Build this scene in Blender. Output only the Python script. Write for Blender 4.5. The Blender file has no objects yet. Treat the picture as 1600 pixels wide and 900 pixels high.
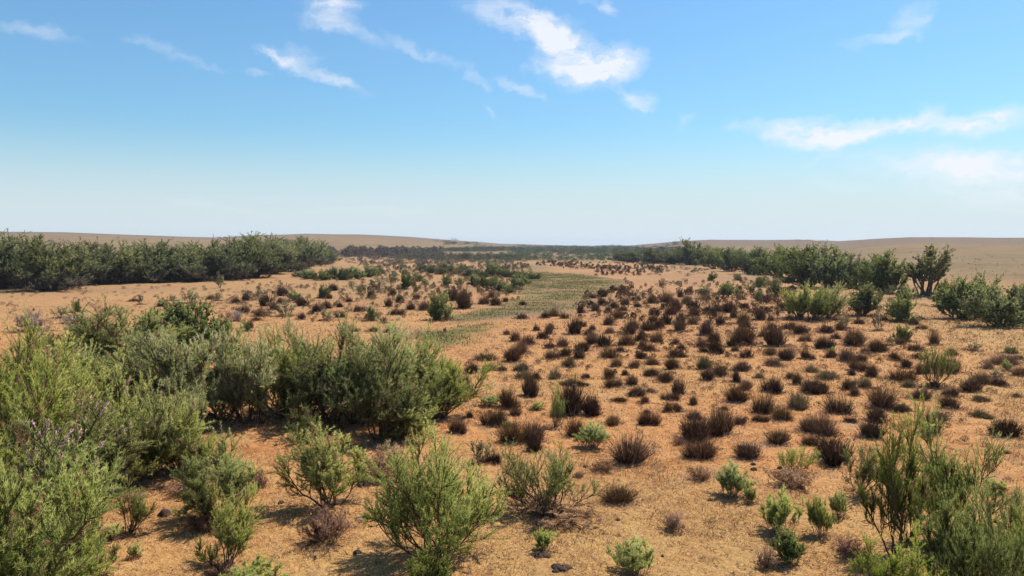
import bpy, math, random
import numpy as np
from mathutils import Vector, Matrix

random.seed(7)
RNG = np.random.default_rng(11)
R = math.radians
SC = bpy.context.scene
COL = SC.collection

# ------------------------------------------------------------------ camera
F = 1232.0            # focal length in photo pixels (1600 wide)
CAM_H = 5.0
HOR = 383.5
PITCH = math.atan((450 - HOR) / F)
cd = bpy.data.cameras.new('camera')
cam = bpy.data.objects.new('camera', cd)
COL.objects.link(cam)
cam.location = (0, 0, CAM_H)
cam.rotation_euler = (math.pi / 2 - PITCH, 0, 0)
cd.sensor_width = 36
cd.lens = 36 * F / 1600
cd.clip_start = 0.1
cd.clip_end = 20000
SC.camera = cam

# ------------------------------------------------------------------ light
SUN_AZ, SUN_EL = R(52), R(57)         # azimuth clockwise from +Y
SKY_STRENGTH, SUN_STRENGTH = 0.0925, 5.0
HAZE = 0.00017
sd = bpy.data.lights.new('sun', 'SUN')
sd.energy = SUN_STRENGTH
sd.angle = R(0.55)
sd.color = (1.0, 0.955, 0.87)
sun = bpy.data.objects.new('sun', sd)
COL.objects.link(sun)
sv = Vector((math.sin(SUN_AZ) * math.cos(SUN_EL), math.cos(SUN_AZ) * math.cos(SUN_EL), math.sin(SUN_EL)))
sun.rotation_euler = sv.to_track_quat('Z', 'Y').to_euler()

SC.view_settings.view_transform = 'Standard'
SC.view_settings.look = 'None'
SC.view_settings.exposure = 0.34
SC.view_settings.gamma = 1.0
SC.view_settings.use_curve_mapping = False
SC.cycles.max_bounces = 6
SC.cycles.diffuse_bounces = 3
SC.cycles.transmission_bounces = 3
SC.cycles.transparent_max_bounces = 8
SC.cycles.use_denoising = True


class NT:
    """small node-tree writer"""
    def __init__(s, tree):
        s.t = tree
        s.n = tree.nodes
        s.l = tree.links

    def node(s, typ, **kw):
        n = s.n.new(typ)
        for k, v in kw.items():
            setattr(n, k, v)
        return n

    def put(s, sock, v):
        if isinstance(v, bpy.types.NodeSocket):
            s.l.new(v, sock)
        elif v is not None:
            sock.default_value = v

    def math(s, op, a, b=None, c=None, clamp=False):
        n = s.node('ShaderNodeMath', operation=op, use_clamp=clamp)
        s.put(n.inputs[0], a)
        if b is not None:
            s.put(n.inputs[1], b)
        if c is not None:
            s.put(n.inputs[2], c)
        return n.outputs[0]

    def vmath(s, op, a, b=None):
        n = s.node('ShaderNodeVectorMath', operation=op)
        s.put(n.inputs[0], a)
        if b is not None:
            s.put(n.inputs[1], b)
        return n.outputs[0]

    def noise(s, vec, scale, detail=4, rough=0.55, dist=0.0):
        n = s.node('ShaderNodeTexNoise')
        if vec is not None:
            s.put(n.inputs['Vector'], vec)
        n.inputs['Scale'].default_value = scale
        n.inputs['Detail'].default_value = detail
        n.inputs['Roughness'].default_value = rough
        n.inputs['Distortion'].default_value = dist
        return n

    def maprange(s, v, a, b, c=0.0, d=1.0, typ='LINEAR'):
        n = s.node('ShaderNodeMapRange', interpolation_type=typ, clamp=True)
        s.put(n.inputs[0], v)
        for i, x in enumerate((a, b, c, d)):
            s.put(n.inputs[i + 1], x)
        return n.outputs[0]

    def mix(s, f, a, b, mode='MIX'):
        n = s.node('ShaderNodeMix', data_type='RGBA', blend_type=mode)
        s.put(n.inputs[0], f)
        s.put(n.inputs[6], (*a, 1) if isinstance(a, tuple) else a)
        s.put(n.inputs[7], (*b, 1) if isinstance(b, tuple) else b)
        return n.outputs[2]


def px_dir(px, py):
    x, y, z = (px - 800) / F, (450 - py) / F, -1.0
    c, s = math.cos(math.pi / 2 - PITCH), math.sin(math.pi / 2 - PITCH)
    return np.array([x, y * c - z * s, y * s + z * c])


# ------------------------------------------------------------------ sky
w = bpy.data.worlds.new('World')
SC.world = w
w.use_nodes = True
W = NT(w.node_tree)
W.n.clear()
sky = W.node('ShaderNodeTexSky', sky_type='NISHITA')
sky.sun_disc = False
sky.sun_elevation = SUN_EL
sky.sun_rotation = SUN_AZ
sky.altitude = 50
sky.air_density = 1.25
sky.dust_density = 0.6
sky.ozone_density = 1.6
geo = W.node('ShaderNodeTexCoord').outputs['Generated']
sep = W.node('ShaderNodeSeparateXYZ')
W.l.new(geo, sep.inputs[0])
az = W.math('ARCTAN2', sep.outputs[0], sep.outputs[1])
el = W.math('ARCSINE', sep.outputs[2])
# wispy cirrus: soft lens-shaped banks in azimuth / elevation, torn by stretched noise
cmb = W.node('ShaderNodeCombineXYZ')
W.l.new(az, cmb.inputs[0])
W.l.new(el, cmb.inputs[1])
ae = cmb.outputs[0]
wn = W.noise(ae, 9.0, 5, 0.6)
wo = W.vmath('SUBTRACT', wn.outputs['Color'], (0.5, 0.5, 0.5))
wsc = W.vmath('MULTIPLY', wo, (0.085, 0.042, 0.0))
wn2 = W.noise(ae, 38.0, 4, 0.65)
wo2 = W.vmath('MULTIPLY', W.vmath('SUBTRACT', wn2.outputs['Color'], (0.5, 0.5, 0.5)), (0.04, 0.024, 0.0))
aew = W.vmath('ADD', W.vmath('ADD', ae, wsc), wo2)
CLOUDS = [  # px, py, half width, half height, tilt (deg, down to the right), density
    (815, 32, 80, 24, 12, 1.2), (868, 58, 44, 20, 30, 1.0), (900, 98, 66, 34, 4, 1.35), (955, 98, 54, 26, -14, 1.2),
    (1000, 158, 40, 15, 0, .6), (970, 150, 40, 8, 25, .3), (812, 137, 40, 8, 24, .65), (742, 121, 34, 12, 25, .35),
    (515, 20, 40, 24, 0, .85), (520, 2, 60, 9, 0, .4), (478, 80, 28, 12, 20, .5), (500, 113, 84, 11, 23, .65),
    (455, 98, 40, 9, 28, .5), (410, 114, 26, 7, 10, .5), (275, 83, 66, 10, 14, .38), (30, 40, 46, 8, 8, .3),
    (85, 50, 50, 9, 14, .25), (640, 66, 36, 11, 26, .42), (565, 57, 60, 12, 12, .32), (765, 175, 18, 6, 38, .35),
    (953, 8, 20, 13, 30, .65), (915, 2, 24, 7, 8, .3), (1262, 212, 78, 20, 4, 1.2), (1352, 208, 84, 14, -8, 1.15),
    (1428, 184, 34, 10, -24, .6), (1525, 192, 58, 19, -8, 1.15), (1470, 198, 40, 10, 0, .4), (1470, 258, 115, 20, 3, .85),
    (1545, 288, 90, 34, 6, .62), (1590, 262, 70, 26, 0, .5), (1415, 20, 28, 24, -50, .5), (1372, 61, 50, 8, -4, .5),
    (1075, 186, 22, 8, -24, .35), (1162, 200, 12, 14, -50, .3), (1295, 247, 36, 7, -24, .3), (1010, 190, 22, 7, 20, .3),
    (330, 318, 130, 8, 3, .22), (600, 328, 120, 8, -2, .2), (420, 300, 90, 6, 2, .12), (700, 100, 60, 8, 22, .25),
    (1310, 290, 50, 12, 8, .2)]
csum = None
for (cx, cy, a, b, t, dens) in CLOUDS:
    d = px_dir(cx, cy)
    d = d / np.linalg.norm(d)
    a0, e0 = math.atan2(d[0], d[1]), math.asin(d[2])
    mp = W.node('ShaderNodeMapping', vector_type='TEXTURE')
    mp.inputs['Location'].default_value = (a0, e0, 0)
    mp.inputs['Rotation'].default_value = (0, 0, R(-t))
    mp.inputs['Scale'].default_value = (a / F * 1.25, b / F * 1.25, 1)
    W.l.new(aew, mp.inputs['Vector'])
    ln = W.node('ShaderNodeVectorMath', operation='LENGTH')
    W.l.new(mp.outputs[0], ln.inputs[0])
    m = W.maprange(ln.outputs['Value'], 1.2, 0.1, 0.0, dens, 'SMOOTHSTEP')
    csum = m if csum is None else W.math('ADD', csum, m)
front = W.maprange(sep.outputs[1], 0.0, 0.2)
st = W.node('ShaderNodeMapping')
st.inputs['Rotation'].default_value = (0, 0, R(18))
st.inputs['Scale'].default_value = (9, 34, 1)
W.l.new(aew, st.inputs['Vector'])
streak = W.noise(st.outputs[0], 1.6, 5, 0.62)
sm = W.maprange(streak.outputs['Fac'], 0.3, 0.68, 0.15, 1.25)
cl = W.math('MULTIPLY', W.math('MULTIPLY', csum, sm), front)
cl = W.math('MULTIPLY', W.maprange(cl, 0.05, 1.15, 0.0, 1.0, 'LINEAR'), 0.92)
SKY_TINT = (.64, .97, 1.2)
tint = W.mix(1.0, sky.outputs[0], SKY_TINT, 'MULTIPLY')
# white veil near the horizon
hz = W.maprange(el, -0.01, 0.17, 1.0, 0.0, 'SMOOTHERSTEP')
veil = W.mix(W.math('MULTIPLY', hz, 0.95), tint, (6.1, 6.9, 7.5))
cloud = W.mix(cl, veil, (7.9, 8.1, 8.7))
bg = W.node('ShaderNodeBackground')
W.l.new(cloud, bg.inputs[0])
bg.inputs[1].default_value = SKY_STRENGTH
wo_ = W.node('ShaderNodeOutputWorld')
W.l.new(bg.outputs[0], wo_.inputs[0])


# ------------------------------------------------------------------ noise, terrain
def vnoise(x, y, seed=0):
    xi, yi = np.floor(x), np.floor(y)
    xf, yf = x - xi, y - yi
    u, v = xf * xf * (3 - 2 * xf), yf * yf * (3 - 2 * yf)

    def h(a, b):
        n = np.sin(a * 127.1 + b * 311.7 + seed * 74.7) * 43758.5453
        return n - np.floor(n)
    a, b, c, d = h(xi, yi), h(xi + 1, yi), h(xi, yi + 1), h(xi + 1, yi + 1)
    return (a * (1 - u) + b * u) * (1 - v) + (c * (1 - u) + d * u) * v


def fbm(x, y, seed=0, oct=4):
    s, a, t = 0, 1.0, 0
    for i in range(oct):
        s = s + a * vnoise(x * 2 ** i, y * 2 ** i, seed + i * 3)
        t += a
        a *= 0.5
    return s / t


CREST = np.array([(-600, 358, 800), (0, 362, 800), (100, 363, 800), (200, 367, 820), (340, 371, 900), (400, 368, 850),
                  (480, 365.3, 850), (560, 366, 900), (640, 370, 950), (700, 374.5, 1000), (780, 380.5, 1200),
                  (860, 382.8, 1600), (920, 384.6, 2200), (960, 384.4, 2200), (990, 383, 1300), (1020, 380.5, 900),
                  (1060, 376.5, 750), (1110, 374, 700), (1200, 374.5, 680), (1260, 374, 650), (1310, 376.8, 640),
                  (1360, 373.5, 560), (1420, 370.5, 520), (1500, 370.5, 500), (1600, 371.5, 480), (2200, 370, 480)], float)


def terrain(x, y):
    x, y = np.asarray(x, float), np.asarray(y, float)
    yy = np.maximum(y, 1.0)
    px = np.clip(800 + F * x / yy, -600, 2200)
    yc = np.interp(px, CREST[:, 0], CREST[:, 1])
    Yc = np.interp(px, CREST[:, 0], CREST[:, 2])
    zc = CAM_H + Yc * (HOR - yc) / F
    Y0 = np.interp(px, [0, 600, 1000, 1250, 1600], [230, 300, 320, 130, 75])
    t = np.clip((yy - Y0) / (Yc - Y0), 0, 1)
    sh = t * t * (3 - 2 * t) * 0.55 + t * 0.45
    z = zc * sh
    z = np.where(yy > Yc, zc - (yy - Yc) * 0.03, z)
    z = np.maximum(z, -40)
    z = z + 0.10 * (fbm(x / 9, y / 9, 5, 3) - 0.5) + np.clip((yy - 120) / 400, 0, 1) * 1.2 * (fbm(x / 70, y / 70, 9, 3) - 0.5)
    return z * np.clip((y + 40) / 50, 0, 1)


def ground(px, py):
    """world point where the line of sight of a photo pixel meets the terrain"""
    d = px_dir(px, py)
    z = 0.0
    p = None
    for _ in range(14):
        t = (z - CAM_H) / d[2] if d[2] < -1e-5 else 1500
        p = np.array([0, 0, CAM_H]) + d * t
        z = 0.5 * z + 0.5 * float(terrain(p[0], p[1])) if _ > 3 else float(terrain(p[0], p[1]))
    return np.array([p[0], p[1], float(terrain(p[0], p[1]))])


# ------------------------------------------------------------------ mesh helpers
def mesh_np(name, V, Fc, mats, tint=None, midx=None, smooth=False, extra=None, normals=None):
    """V (n,3), Fc: list of (k,3) or (k,4) int arrays"""
    me = bpy.data.meshes.new(name)
    me.vertices.add(len(V))
    me.vertices.foreach_set('co', np.asarray(V, np.float32).ravel())
    loops = np.concatenate([f.ravel() for f in Fc])
    tot = np.concatenate([np.full(len(f), f.shape[1]) for f in Fc])
    st = np.concatenate([[0], np.cumsum(tot)[:-1]])
    me.loops.add(len(loops))
    me.loops.foreach_set('vertex_index', loops.astype(np.int32))
    me.polygons.add(len(tot))
    me.polygons.foreach_set('loop_start', st.astype(np.int32))
    me.polygons.foreach_set('loop_total', tot.astype(np.int32))
    if smooth:
        me.polygons.foreach_set('use_smooth', np.ones(len(tot), bool))
    for m in mats:
        me.materials.append(m)
    if midx is not None:
        me.polygons.foreach_set('material_index', midx.astype(np.int32))
    if tint is not None:
        a = me.attributes.new('tint', 'FLOAT', 'POINT')
        a.data.foreach_set('value', np.asarray(tint, np.float32))
    if extra:
        for k, v in extra.items():
            a = me.attributes.new(k, 'FLOAT', 'POINT')
            a.data.foreach_set('value', np.asarray(v, np.float32))
    me.update()
    if normals is not None:
        me.polygons.foreach_set('use_smooth', np.ones(len(tot), bool))
        me.normals_split_custom_set_from_vertices(normals.astype(np.float32))
    return me


def soft_normals(V, Fc, rng, centre=(0, 0, .45), jit=.45):
    """leaf shading follows the clump it sits in; faces are wound to agree"""
    k = Fc.shape[1]
    c = V[Fc].mean(1)
    n = unit(unit(c - np.array(centre)) * .75 + np.array([0, 0, .55]) + rng.normal(size=c.shape) * jit)
    g = np.cross(V[Fc[:, 1]] - V[Fc[:, 0]], V[Fc[:, 2]] - V[Fc[:, 0]])
    fl = (g * n).sum(1) < 0
    F2 = Fc.copy()
    F2[fl] = Fc[fl][:, ::-1]
    N = np.zeros_like(V)
    N[Fc.ravel()] = np.repeat(n, k, axis=0)
    return F2, N


def link(name, data, parent=None, loc=None):
    o = bpy.data.objects.new(name, data)
    COL.objects.link(o)
    if parent is not None:
        o.parent = parent
    if loc is not None:
        o.location = loc
    return o


def unit(v):
    return v / (np.linalg.norm(v, axis=-1, keepdims=True) + 1e-9)


# ------------------------------------------------------------------ materials
def foliage_mat(name, cols, trans=0.35, var=0.25, rough=0.6):
    m = bpy.data.materials.new(name)
    m.use_nodes = True
    T = NT(m.node_tree)
    T.n.clear()
    at = T.node('ShaderNodeAttribute', attribute_name='tint')
    oi = T.node('ShaderNodeObjectInfo')
    r = T.node('ShaderNodeValToRGB')
    e = r.color_ramp.elements
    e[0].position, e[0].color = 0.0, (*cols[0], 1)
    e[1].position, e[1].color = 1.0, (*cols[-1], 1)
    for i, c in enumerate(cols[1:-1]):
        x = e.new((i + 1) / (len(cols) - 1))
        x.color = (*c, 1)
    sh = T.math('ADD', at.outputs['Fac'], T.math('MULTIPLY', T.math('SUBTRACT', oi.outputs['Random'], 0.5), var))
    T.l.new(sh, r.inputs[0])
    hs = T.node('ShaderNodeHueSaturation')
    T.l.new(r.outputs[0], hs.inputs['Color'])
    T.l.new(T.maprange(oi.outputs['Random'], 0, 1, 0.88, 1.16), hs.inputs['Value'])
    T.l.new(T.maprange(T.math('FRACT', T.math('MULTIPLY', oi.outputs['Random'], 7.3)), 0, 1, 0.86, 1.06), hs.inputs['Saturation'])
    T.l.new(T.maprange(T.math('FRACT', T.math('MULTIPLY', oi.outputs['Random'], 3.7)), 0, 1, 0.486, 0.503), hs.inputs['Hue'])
    d = T.node('ShaderNodeBsdfDiffuse')
    T.l.new(hs.outputs[0], d.inputs[0])
    t = T.node('ShaderNodeBsdfTranslucent')
    T.l.new(hs.outputs[0], t.inputs[0])
    mx = T.node('ShaderNodeMixShader')
    mx.inputs[0].default_value = trans
    T.l.new(d.outputs[0], mx.inputs[1])
    T.l.new(t.outputs[0], mx.inputs[2])
    o = T.node('ShaderNodeOutputMaterial')
    T.l.new(mx.outputs[0], o.inputs[0])
    return m


def rough_mat(name, a, b, scale=6.0, bump=0.4, rough=0.9):
    m = bpy.data.materials.new(name)
    m.use_nodes = True
    T = NT(m.node_tree)
    p = T.n['Principled BSDF']
    tc = T.node('ShaderNodeTexCoord').outputs['Object']
    n = T.noise(tc, scale, 6, 0.65)
    T.l.new(T.mix(T.maprange(n.outputs['Fac'], 0.3, 0.7), a, b), p.inputs['Base Color'])
    p.inputs['Roughness'].default_value = rough
    p.inputs['Specular IOR Level'].default_value = 0.25
    bp = T.node('ShaderNodeBump')
    bp.inputs['Strength'].default_value = bump
    bp.inputs['Distance'].default_value = 0.02
    T.l.new(n.outputs['Fac'], bp.inputs['Height'])
    T.l.new(bp.outputs[0], p.inputs['Normal'])
    return m


M = {}
M['tamarisk'] = foliage_mat('tamarisk_leaf', [(.065, .085, .02), (.19, .23, .05), (.37, .40, .10), (.58, .54, .20)], .46, .3)
M['bright_tam'] = foliage_mat('bright_tamarisk_leaf', [(.09, .13, .015), (.24, .30, .042), (.43, .47, .085), (.62, .60, .16)], .42, .2)
M['thicket'] = foliage_mat('thicket_leaf', [(.065, .085, .02), (.19, .22, .055), (.36, .38, .11), (.54, .48, .22)], .43, .4)
M['far_leaf'] = foliage_mat('far_tree_leaf', [(.07, .075, .036), (.12, .135, .055), (.18, .195, .075), (.24, .24, .11)], .3)
M['bare'] = foliage_mat('bare_twig', [(.06, .048, .036), (.095, .078, .055), (.14, .115, .075), (.19, .16, .11)], .2)
M['broad_leaf'] = foliage_mat('broad_leaf', [(.065, .085, .025), (.13, .16, .042), (.21, .24, .07), (.31, .31, .12)], .32)
M['dry_leaf'] = foliage_mat('dry_leaf', [(.12, .12, .055), (.19, .19, .08), (.27, .26, .115), (.35, .31, .16)], .3)
M['bright'] = foliage_mat('bright_shrub_leaf', [(.19, .20, .045), (.32, .35, .075), (.44, .46, .12), (.54, .50, .2)], .45)
M['tussock'] = foliage_mat('tussock_blade', [(.026, .016, .011), (.07, .040, .023), (.155, .085, .044), (.36, .22, .12)], .28, .3)
M['olive_tussock'] = foliage_mat('olive_tussock_blade', [(.08, .06, .03), (.15, .12, .055), (.22, .18, .08), (.32, .24, .13)], .25, .3)
M['brown_tussock'] = foliage_mat('brown_tussock_blade', [(.045, .025, .013), (.12, .066, .032), (.22, .13, .06), (.42, .28, .15)], .3, .3)
M['dead'] = foliage_mat('dead_twig', [(.14, .07, .045), (.25, .135, .08), (.36, .21, .12), (.48, .32, .20)], .2, .3)
M['pale_dead'] = foliage_mat('pale_dead_twig', [(.22, .15, .11), (.34, .25, .19), (.46, .35, .27), (.58, .47, .37)], .2, .3)
M['straw'] = foliage_mat('straw', [(.22, .095, .03), (.50, .26, .075), (.72, .45, .15), (.85, .64, .30)], .25, .0)
M['cover'] = foliage_mat('cover_leaf', [(.12, .10, .05), (.19, .165, .075), (.27, .23, .11), (.36, .30, .16)], .3, .0)
M['meadow'] = foliage_mat('meadow_blade', [(.09, .10, .022), (.16, .17, .035), (.25, .25, .06), (.36, .31, .11)], .35, .0)
M['bark'] = rough_mat('bark', (.055, .035, .022), (.13, .085, .055), 14)
M['pale_bark'] = rough_mat('pale_bark', (.16, .11, .075), (.30, .22, .16), 14)
M['flower'] = foliage_mat('pink_flower', [(.45, .15, .27), (.60, .25, .38), (.70, .36, .46), (.76, .48, .52)], .35)
M['seed'] = foliage_mat('seed_plume', [(.36, .24, .16), (.50, .36, .24), (.62, .48, .33), (.72, .58, .44)], .35)
M['clod'] = rough_mat('dark_clod', (.03, .018, .012), (.085, .05, .035), 9, .9)
M['stone'] = rough_mat('grey_stone', (.16, .10, .075), (.30, .20, .15), 9, .8)
M['litter'] = rough_mat('white_litter', (.75, .75, .78), (.85, .85, .87), 5, .3, .5)


# ground material: colour comes from soil, straw and low green growth
def ground_mat():
    m = bpy.data.materials.new('dry_sandy_soil')
    m.use_nodes = True
    T = NT(m.node_tree)
    p = T.n['Principled BSDF']
    tc = T.node('ShaderNodeTexCoord').outputs['Object']
    A = lambda n: T.node('ShaderNodeAttribute', attribute_name=n).outputs['Fac']
    n1 = T.noise(tc, 0.22, 5, 0.6)
    n2 = T.noise(tc, 1.7, 6, 0.65)
    n3 = T.noise(tc, 11.0, 5, 0.7)
    n4 = T.noise(tc, 42.0, 3, 0.7)
    soil = T.mix(T.maprange(n1.outputs['Fac'], 0.35, 0.65), (.52, .205, .066), (.64, .29, .098))
    soil = T.mix(T.math('MULTIPLY', T.maprange(n2.outputs['Fac'], 0.42, 0.66), .7), soil, (.62, .32, .115))
    soil = T.mix(T.math('MULTIPLY', T.maprange(n3.outputs['Fac'], 0.5, 0.72), .65), soil, (.72, .44, .185))
    soil = T.mix(T.math('MULTIPLY', T.maprange(n4.outputs['Fac'], 0.52, 0.64), .7), soil, (.19, .088, .038))
    soil = T.mix(T.math('MULTIPLY', T.maprange(n3.outputs['Fac'], 0.46, 0.3), .55), soil, (.34, .155, .075))
    n5 = T.noise(tc, 4.3, 6, 0.75)
    soil = T.mix(T.math('MULTIPLY', T.maprange(n5.outputs['Fac'], 0.52, 0.68), .6), soil, (.24, .11, .05))
    soil = T.mix(T.math('MULTIPLY', T.maprange(n5.outputs['Fac'], 0.45, 0.32), .45), soil, (.60, .36, .21))
    n6 = T.noise(tc, 0.75, 7, 0.72, 0.4)
    soil = T.mix(T.math('MULTIPLY', T.maprange(n6.outputs['Fac'], 0.53, 0.62), .6), soil, (.36, .22, .125))
    soil = T.mix(T.math('MULTIPLY', T.maprange(n6.outputs['Fac'], 0.46, 0.38), .7), soil, (.32, .12, .042))
    straw = T.mix(T.maprange(n3.outputs['Fac'], 0.3, 0.7), (.38, .20, .07), (.64, .40, .15))
    straw = T.mix(T.math('MULTIPLY', T.maprange(n4.outputs['Fac'], 0.5, 0.62), .7), straw, (.20, .11, .045))
    c = T.mix(A('straw'), soil, straw)
    gr = T.mix(T.maprange(n3.outputs['Fac'], 0.3, 0.7), (.075, .086, .02), (.175, .18, .038))
    gr = T.mix(T.maprange(n2.outputs['Fac'], 0.5, 0.7, 0, .6), gr, (.14, .115, .05))
    gm = T.maprange(T.math('ADD', A('green'), T.math('MULTIPLY', T.math('SUBTRACT', n2.outputs['Fac'], .5), .6)), .15, .5)
    c = T.mix(T.math('MULTIPLY', gm, .97), c, gr)
    mm = T.maprange(T.math('ADD', A('mud'), T.math('MULTIPLY', T.math('SUBTRACT', n2.outputs['Fac'], .5), .9)), .3, .9)
    c = T.mix(T.math('MULTIPLY', mm, .6), c, (.16, .115, .065))
    c = T.mix(T.math('MULTIPLY', A('far'), .95, None, True), c, (.29, .165, .085))
    # open steppe on the far slopes
    mp = T.node('ShaderNodeMapping')
    mp.inputs['Scale'].default_value = (1, 1, 1)
    T.l.new(tc, mp.inputs[0])
    f1 = T.noise(mp.outputs[0], 0.035, 6, 0.65)
    f2 = T.noise(mp.outputs[0], 0.35, 5, 0.7)
    hill = T.mix(T.maprange(f1.outputs['Fac'], 0.35, 0.65), (.19, .118, .058), (.255, .165, .082))
    hill = T.mix(T.maprange(f2.outputs['Fac'], 0.48, 0.66, 0, .7), hill, (.14, .10, .058))
    f3 = T.noise(mp.outputs[0], 0.09, 6, 0.75)
    hill = T.mix(T.maprange(f3.outputs['Fac'], 0.5, 0.66, 0, .5), hill, (.20, .14, .075))
    c = T.mix(A('hill'), c, hill)
    grey = T.mix(T.maprange(f2.outputs['Fac'], 0.35, 0.65), (.135, .095, .068), (.185, .13, .09))
    c = T.mix(A('grey'), c, grey)
    T.l.new(c, p.inputs['Base Color'])
    p.inputs['Roughness'].default_value = 0.95
    p.inputs['Specular IOR Level'].default_value = 0.1
    h = T.math('ADD', T.math('MULTIPLY', n3.outputs['Fac'], .6), T.math('ADD', T.math('MULTIPLY', n4.outputs['Fac'], .25), T.math('MULTIPLY', n2.outputs['Fac'], 1.2)))
    bp = T.node('ShaderNodeBump')
    bp.inputs['Strength'].default_value = 0.9
    bp.inputs['Distance'].default_value = 0.12
    T.l.new(h, bp.inputs['Height'])
    T.l.new(bp.outputs[0], p.inputs['Normal'])
    return m


# ------------------------------------------------------------------ ground sheet
def poly_world(pts):
    return np.array([ground(x, y)[:2] for x, y in pts])


def poly_mask(P, X, Y, soft):
    """1 inside, fading over `soft` metres outside/inside the edge"""
    ins = np.zeros(X.shape, bool)
    dmin = np.full(X.shape, 1e9)
    n = len(P)
    for i in range(n):
        x1, y1 = P[i]
        x2, y2 = P[(i + 1) % n]
        c = ((y1 > Y) != (y2 > Y)) & (X < (x2 - x1) * (Y - y1) / (y2 - y1 + 1e-12) + x1)
        ins ^= c
        ex, ey = x2 - x1, y2 - y1
        t = np.clip(((X - x1) * ex + (Y - y1) * ey) / (ex * ex + ey * ey + 1e-9), 0, 1)
        dmin = np.minimum(dmin, np.hypot(X - x1 - t * ex, Y - y1 - t * ey))
    s = np.where(ins, dmin, -dmin)
    return np.clip(0.5 + s / (2 * soft), 0, 1)


MEADOW = poly_world([(803, 428), (850, 425), (905, 429), (968, 438), (962, 446), (925, 458), (903, 468), (898, 480), (850, 488),
                     (815, 490), (760, 497), (712, 502), (700, 495), (760, 486), (812, 470), (822, 450), (800, 436)])
MEADOW2 = poly_world([(640, 522), (700, 512), (770, 505), (762, 522), (730, 536), (660, 546)])
MEADOW3 = poly_world([(735, 409), (800, 409), (870, 416), (850, 424), (800, 426), (770, 418)])
MEADOW4 = poly_world([(790, 398), (900, 394), (1100, 396), (1110, 412), (1000, 410), (900, 410), (800, 406)])
MUD = poly_world([(680, 500), (760, 486), (815, 476), (900, 470), (960, 462), (975, 478), (930, 488), (880, 494), (760, 503), (690, 508)])
MUD2 = poly_world([(600, 512), (660, 508), (700, 520), (650, 532), (600, 540), (580, 528)])
MUD3 = poly_world([(840, 865), (930, 862), (960, 920), (820, 925)])
MUD4 = poly_world([(1140, 840), (1240, 835), (1260, 880), (1160, 885)])


def masks(X, Y):
    w1 = (fbm(X / 2.5, Y / 2.5, 21) - .5)
    g = poly_mask(MEADOW, X + w1 * 3, Y + w1 * 5, 1.6)
    g = np.maximum(g, .55 * poly_mask(MEADOW2, X + w1 * 2, Y + w1 * 3, 1.6))
    g = np.maximum(g, .65 * poly_mask(MEADOW3, X + w1 * 5, Y + w1 * 9, 5))
    g = np.maximum(g, .8 * poly_mask(MEADOW4, X + w1 * 9, Y + w1 * 15, 18))
    mud = np.maximum(poly_mask(MUD, X + w1 * 3, Y + w1 * 4, 1.8), .8 * poly_mask(MUD2, X + w1 * 2, Y + w1 * 3, 1.2))
    mud = np.maximum(mud, .55 * poly_mask(MUD3, X + w1, Y + w1, .5))
    mud = np.maximum(mud, .45 * poly_mask(MUD4, X + w1, Y + w1, .5))
    yy = np.maximum(Y, 1)
    px = 800 + F * X / yy
    big = fbm(X / 7, Y / 7, 33, 4)
    right = np.clip((X - 6 - Y * .25) / (4 + Y * .12), 0, 1)
    nearl = np.clip(1 - (Y - 11) / 7, 0, 1)
    farl = np.clip((Y - 40) / 40, 0, 1) * np.clip((-X / yy) / .15, 0, 1)
    s = np.clip((big - .42) * 3.0, 0, 1) * .55 + right * .6 + nearl * .35 + farl * .35
    s = np.clip(s, 0, .95)
    Y0 = np.interp(px, [0, 600, 1000, 1250, 1600], [210, 280, 300, 140, 85])
    hill = np.clip((yy - Y0) / (Y0 * .35), 0, 1) * (Y > 0)
    tgrey = np.interp(px, [0, 600, 1000, 1250, 1600], [600, 700, 500, 320, 260])
    grey = np.clip((yy - tgrey) / 80 + (fbm(X / 60, Y / 60, 41) - .5), 0, 1) * .85 * (Y > 0)
    return g, mud, s, hill, grey


def far_tone(X, Y):  # mottled blend of the ground towards a darker brown with distance
    return np.clip((Y - 28) / 60, 0, 1) * (.6 + .8 * (fbm(X / 11, Y / 11, 55, 4) - .3))


def build_ground():
    ang = np.concatenate([np.linspace(-180, -48, 50)[:-1], np.linspace(-48, 48, 640), np.linspace(48, 180, 50)[1:]])
    ang = np.radians(ang)
    rr = np.concatenate([[0.6], np.linspace(3, 9, 10)[:-1], 9 * (70 / 9) ** np.linspace(0, 1, 560)[:-1],
                         70 * (700 / 70) ** np.linspace(0, 1, 260)[:-1], 700 * (5000 / 700) ** np.linspace(0, 1, 110)])
    A_, R_ = np.meshgrid(ang, rr)
    X, Y = np.sin(A_) * R_, np.cos(A_) * R_
    Z = terrain(X, Y)
    fine = np.clip(1 - (R_ - 9) / 60, 0, 1)
    Z = Z + fine * (0.035 * (fbm(X / .5, Y / .5, 3, 4) - .5) + 0.055 * (fbm(X / .13, Y / .13, 8, 2) - .5))
    na, nr = len(ang), len(rr)
    V = np.stack([X, Y, Z], -1).reshape(-1, 3)
    i = np.arange(nr - 1)[:, None] * na + np.arange(na - 1)[None]
    q = np.stack([i, i + 1, i + na + 1, i + na], -1).reshape(-1, 4)[:, ::-1]
    g, mud, s, hill, grey = masks(X, Y)
    me = mesh_np('ground', V, [q], [ground_mat()], smooth=True,
                 extra=dict(green=g.ravel(), mud=mud.ravel(), straw=s.ravel(), hill=hill.ravel(), grey=grey.ravel(), far=far_tone(X, Y).ravel()))
    o = link('ground', me)
    o['kind'] = 'structure'


build_ground()


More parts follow.
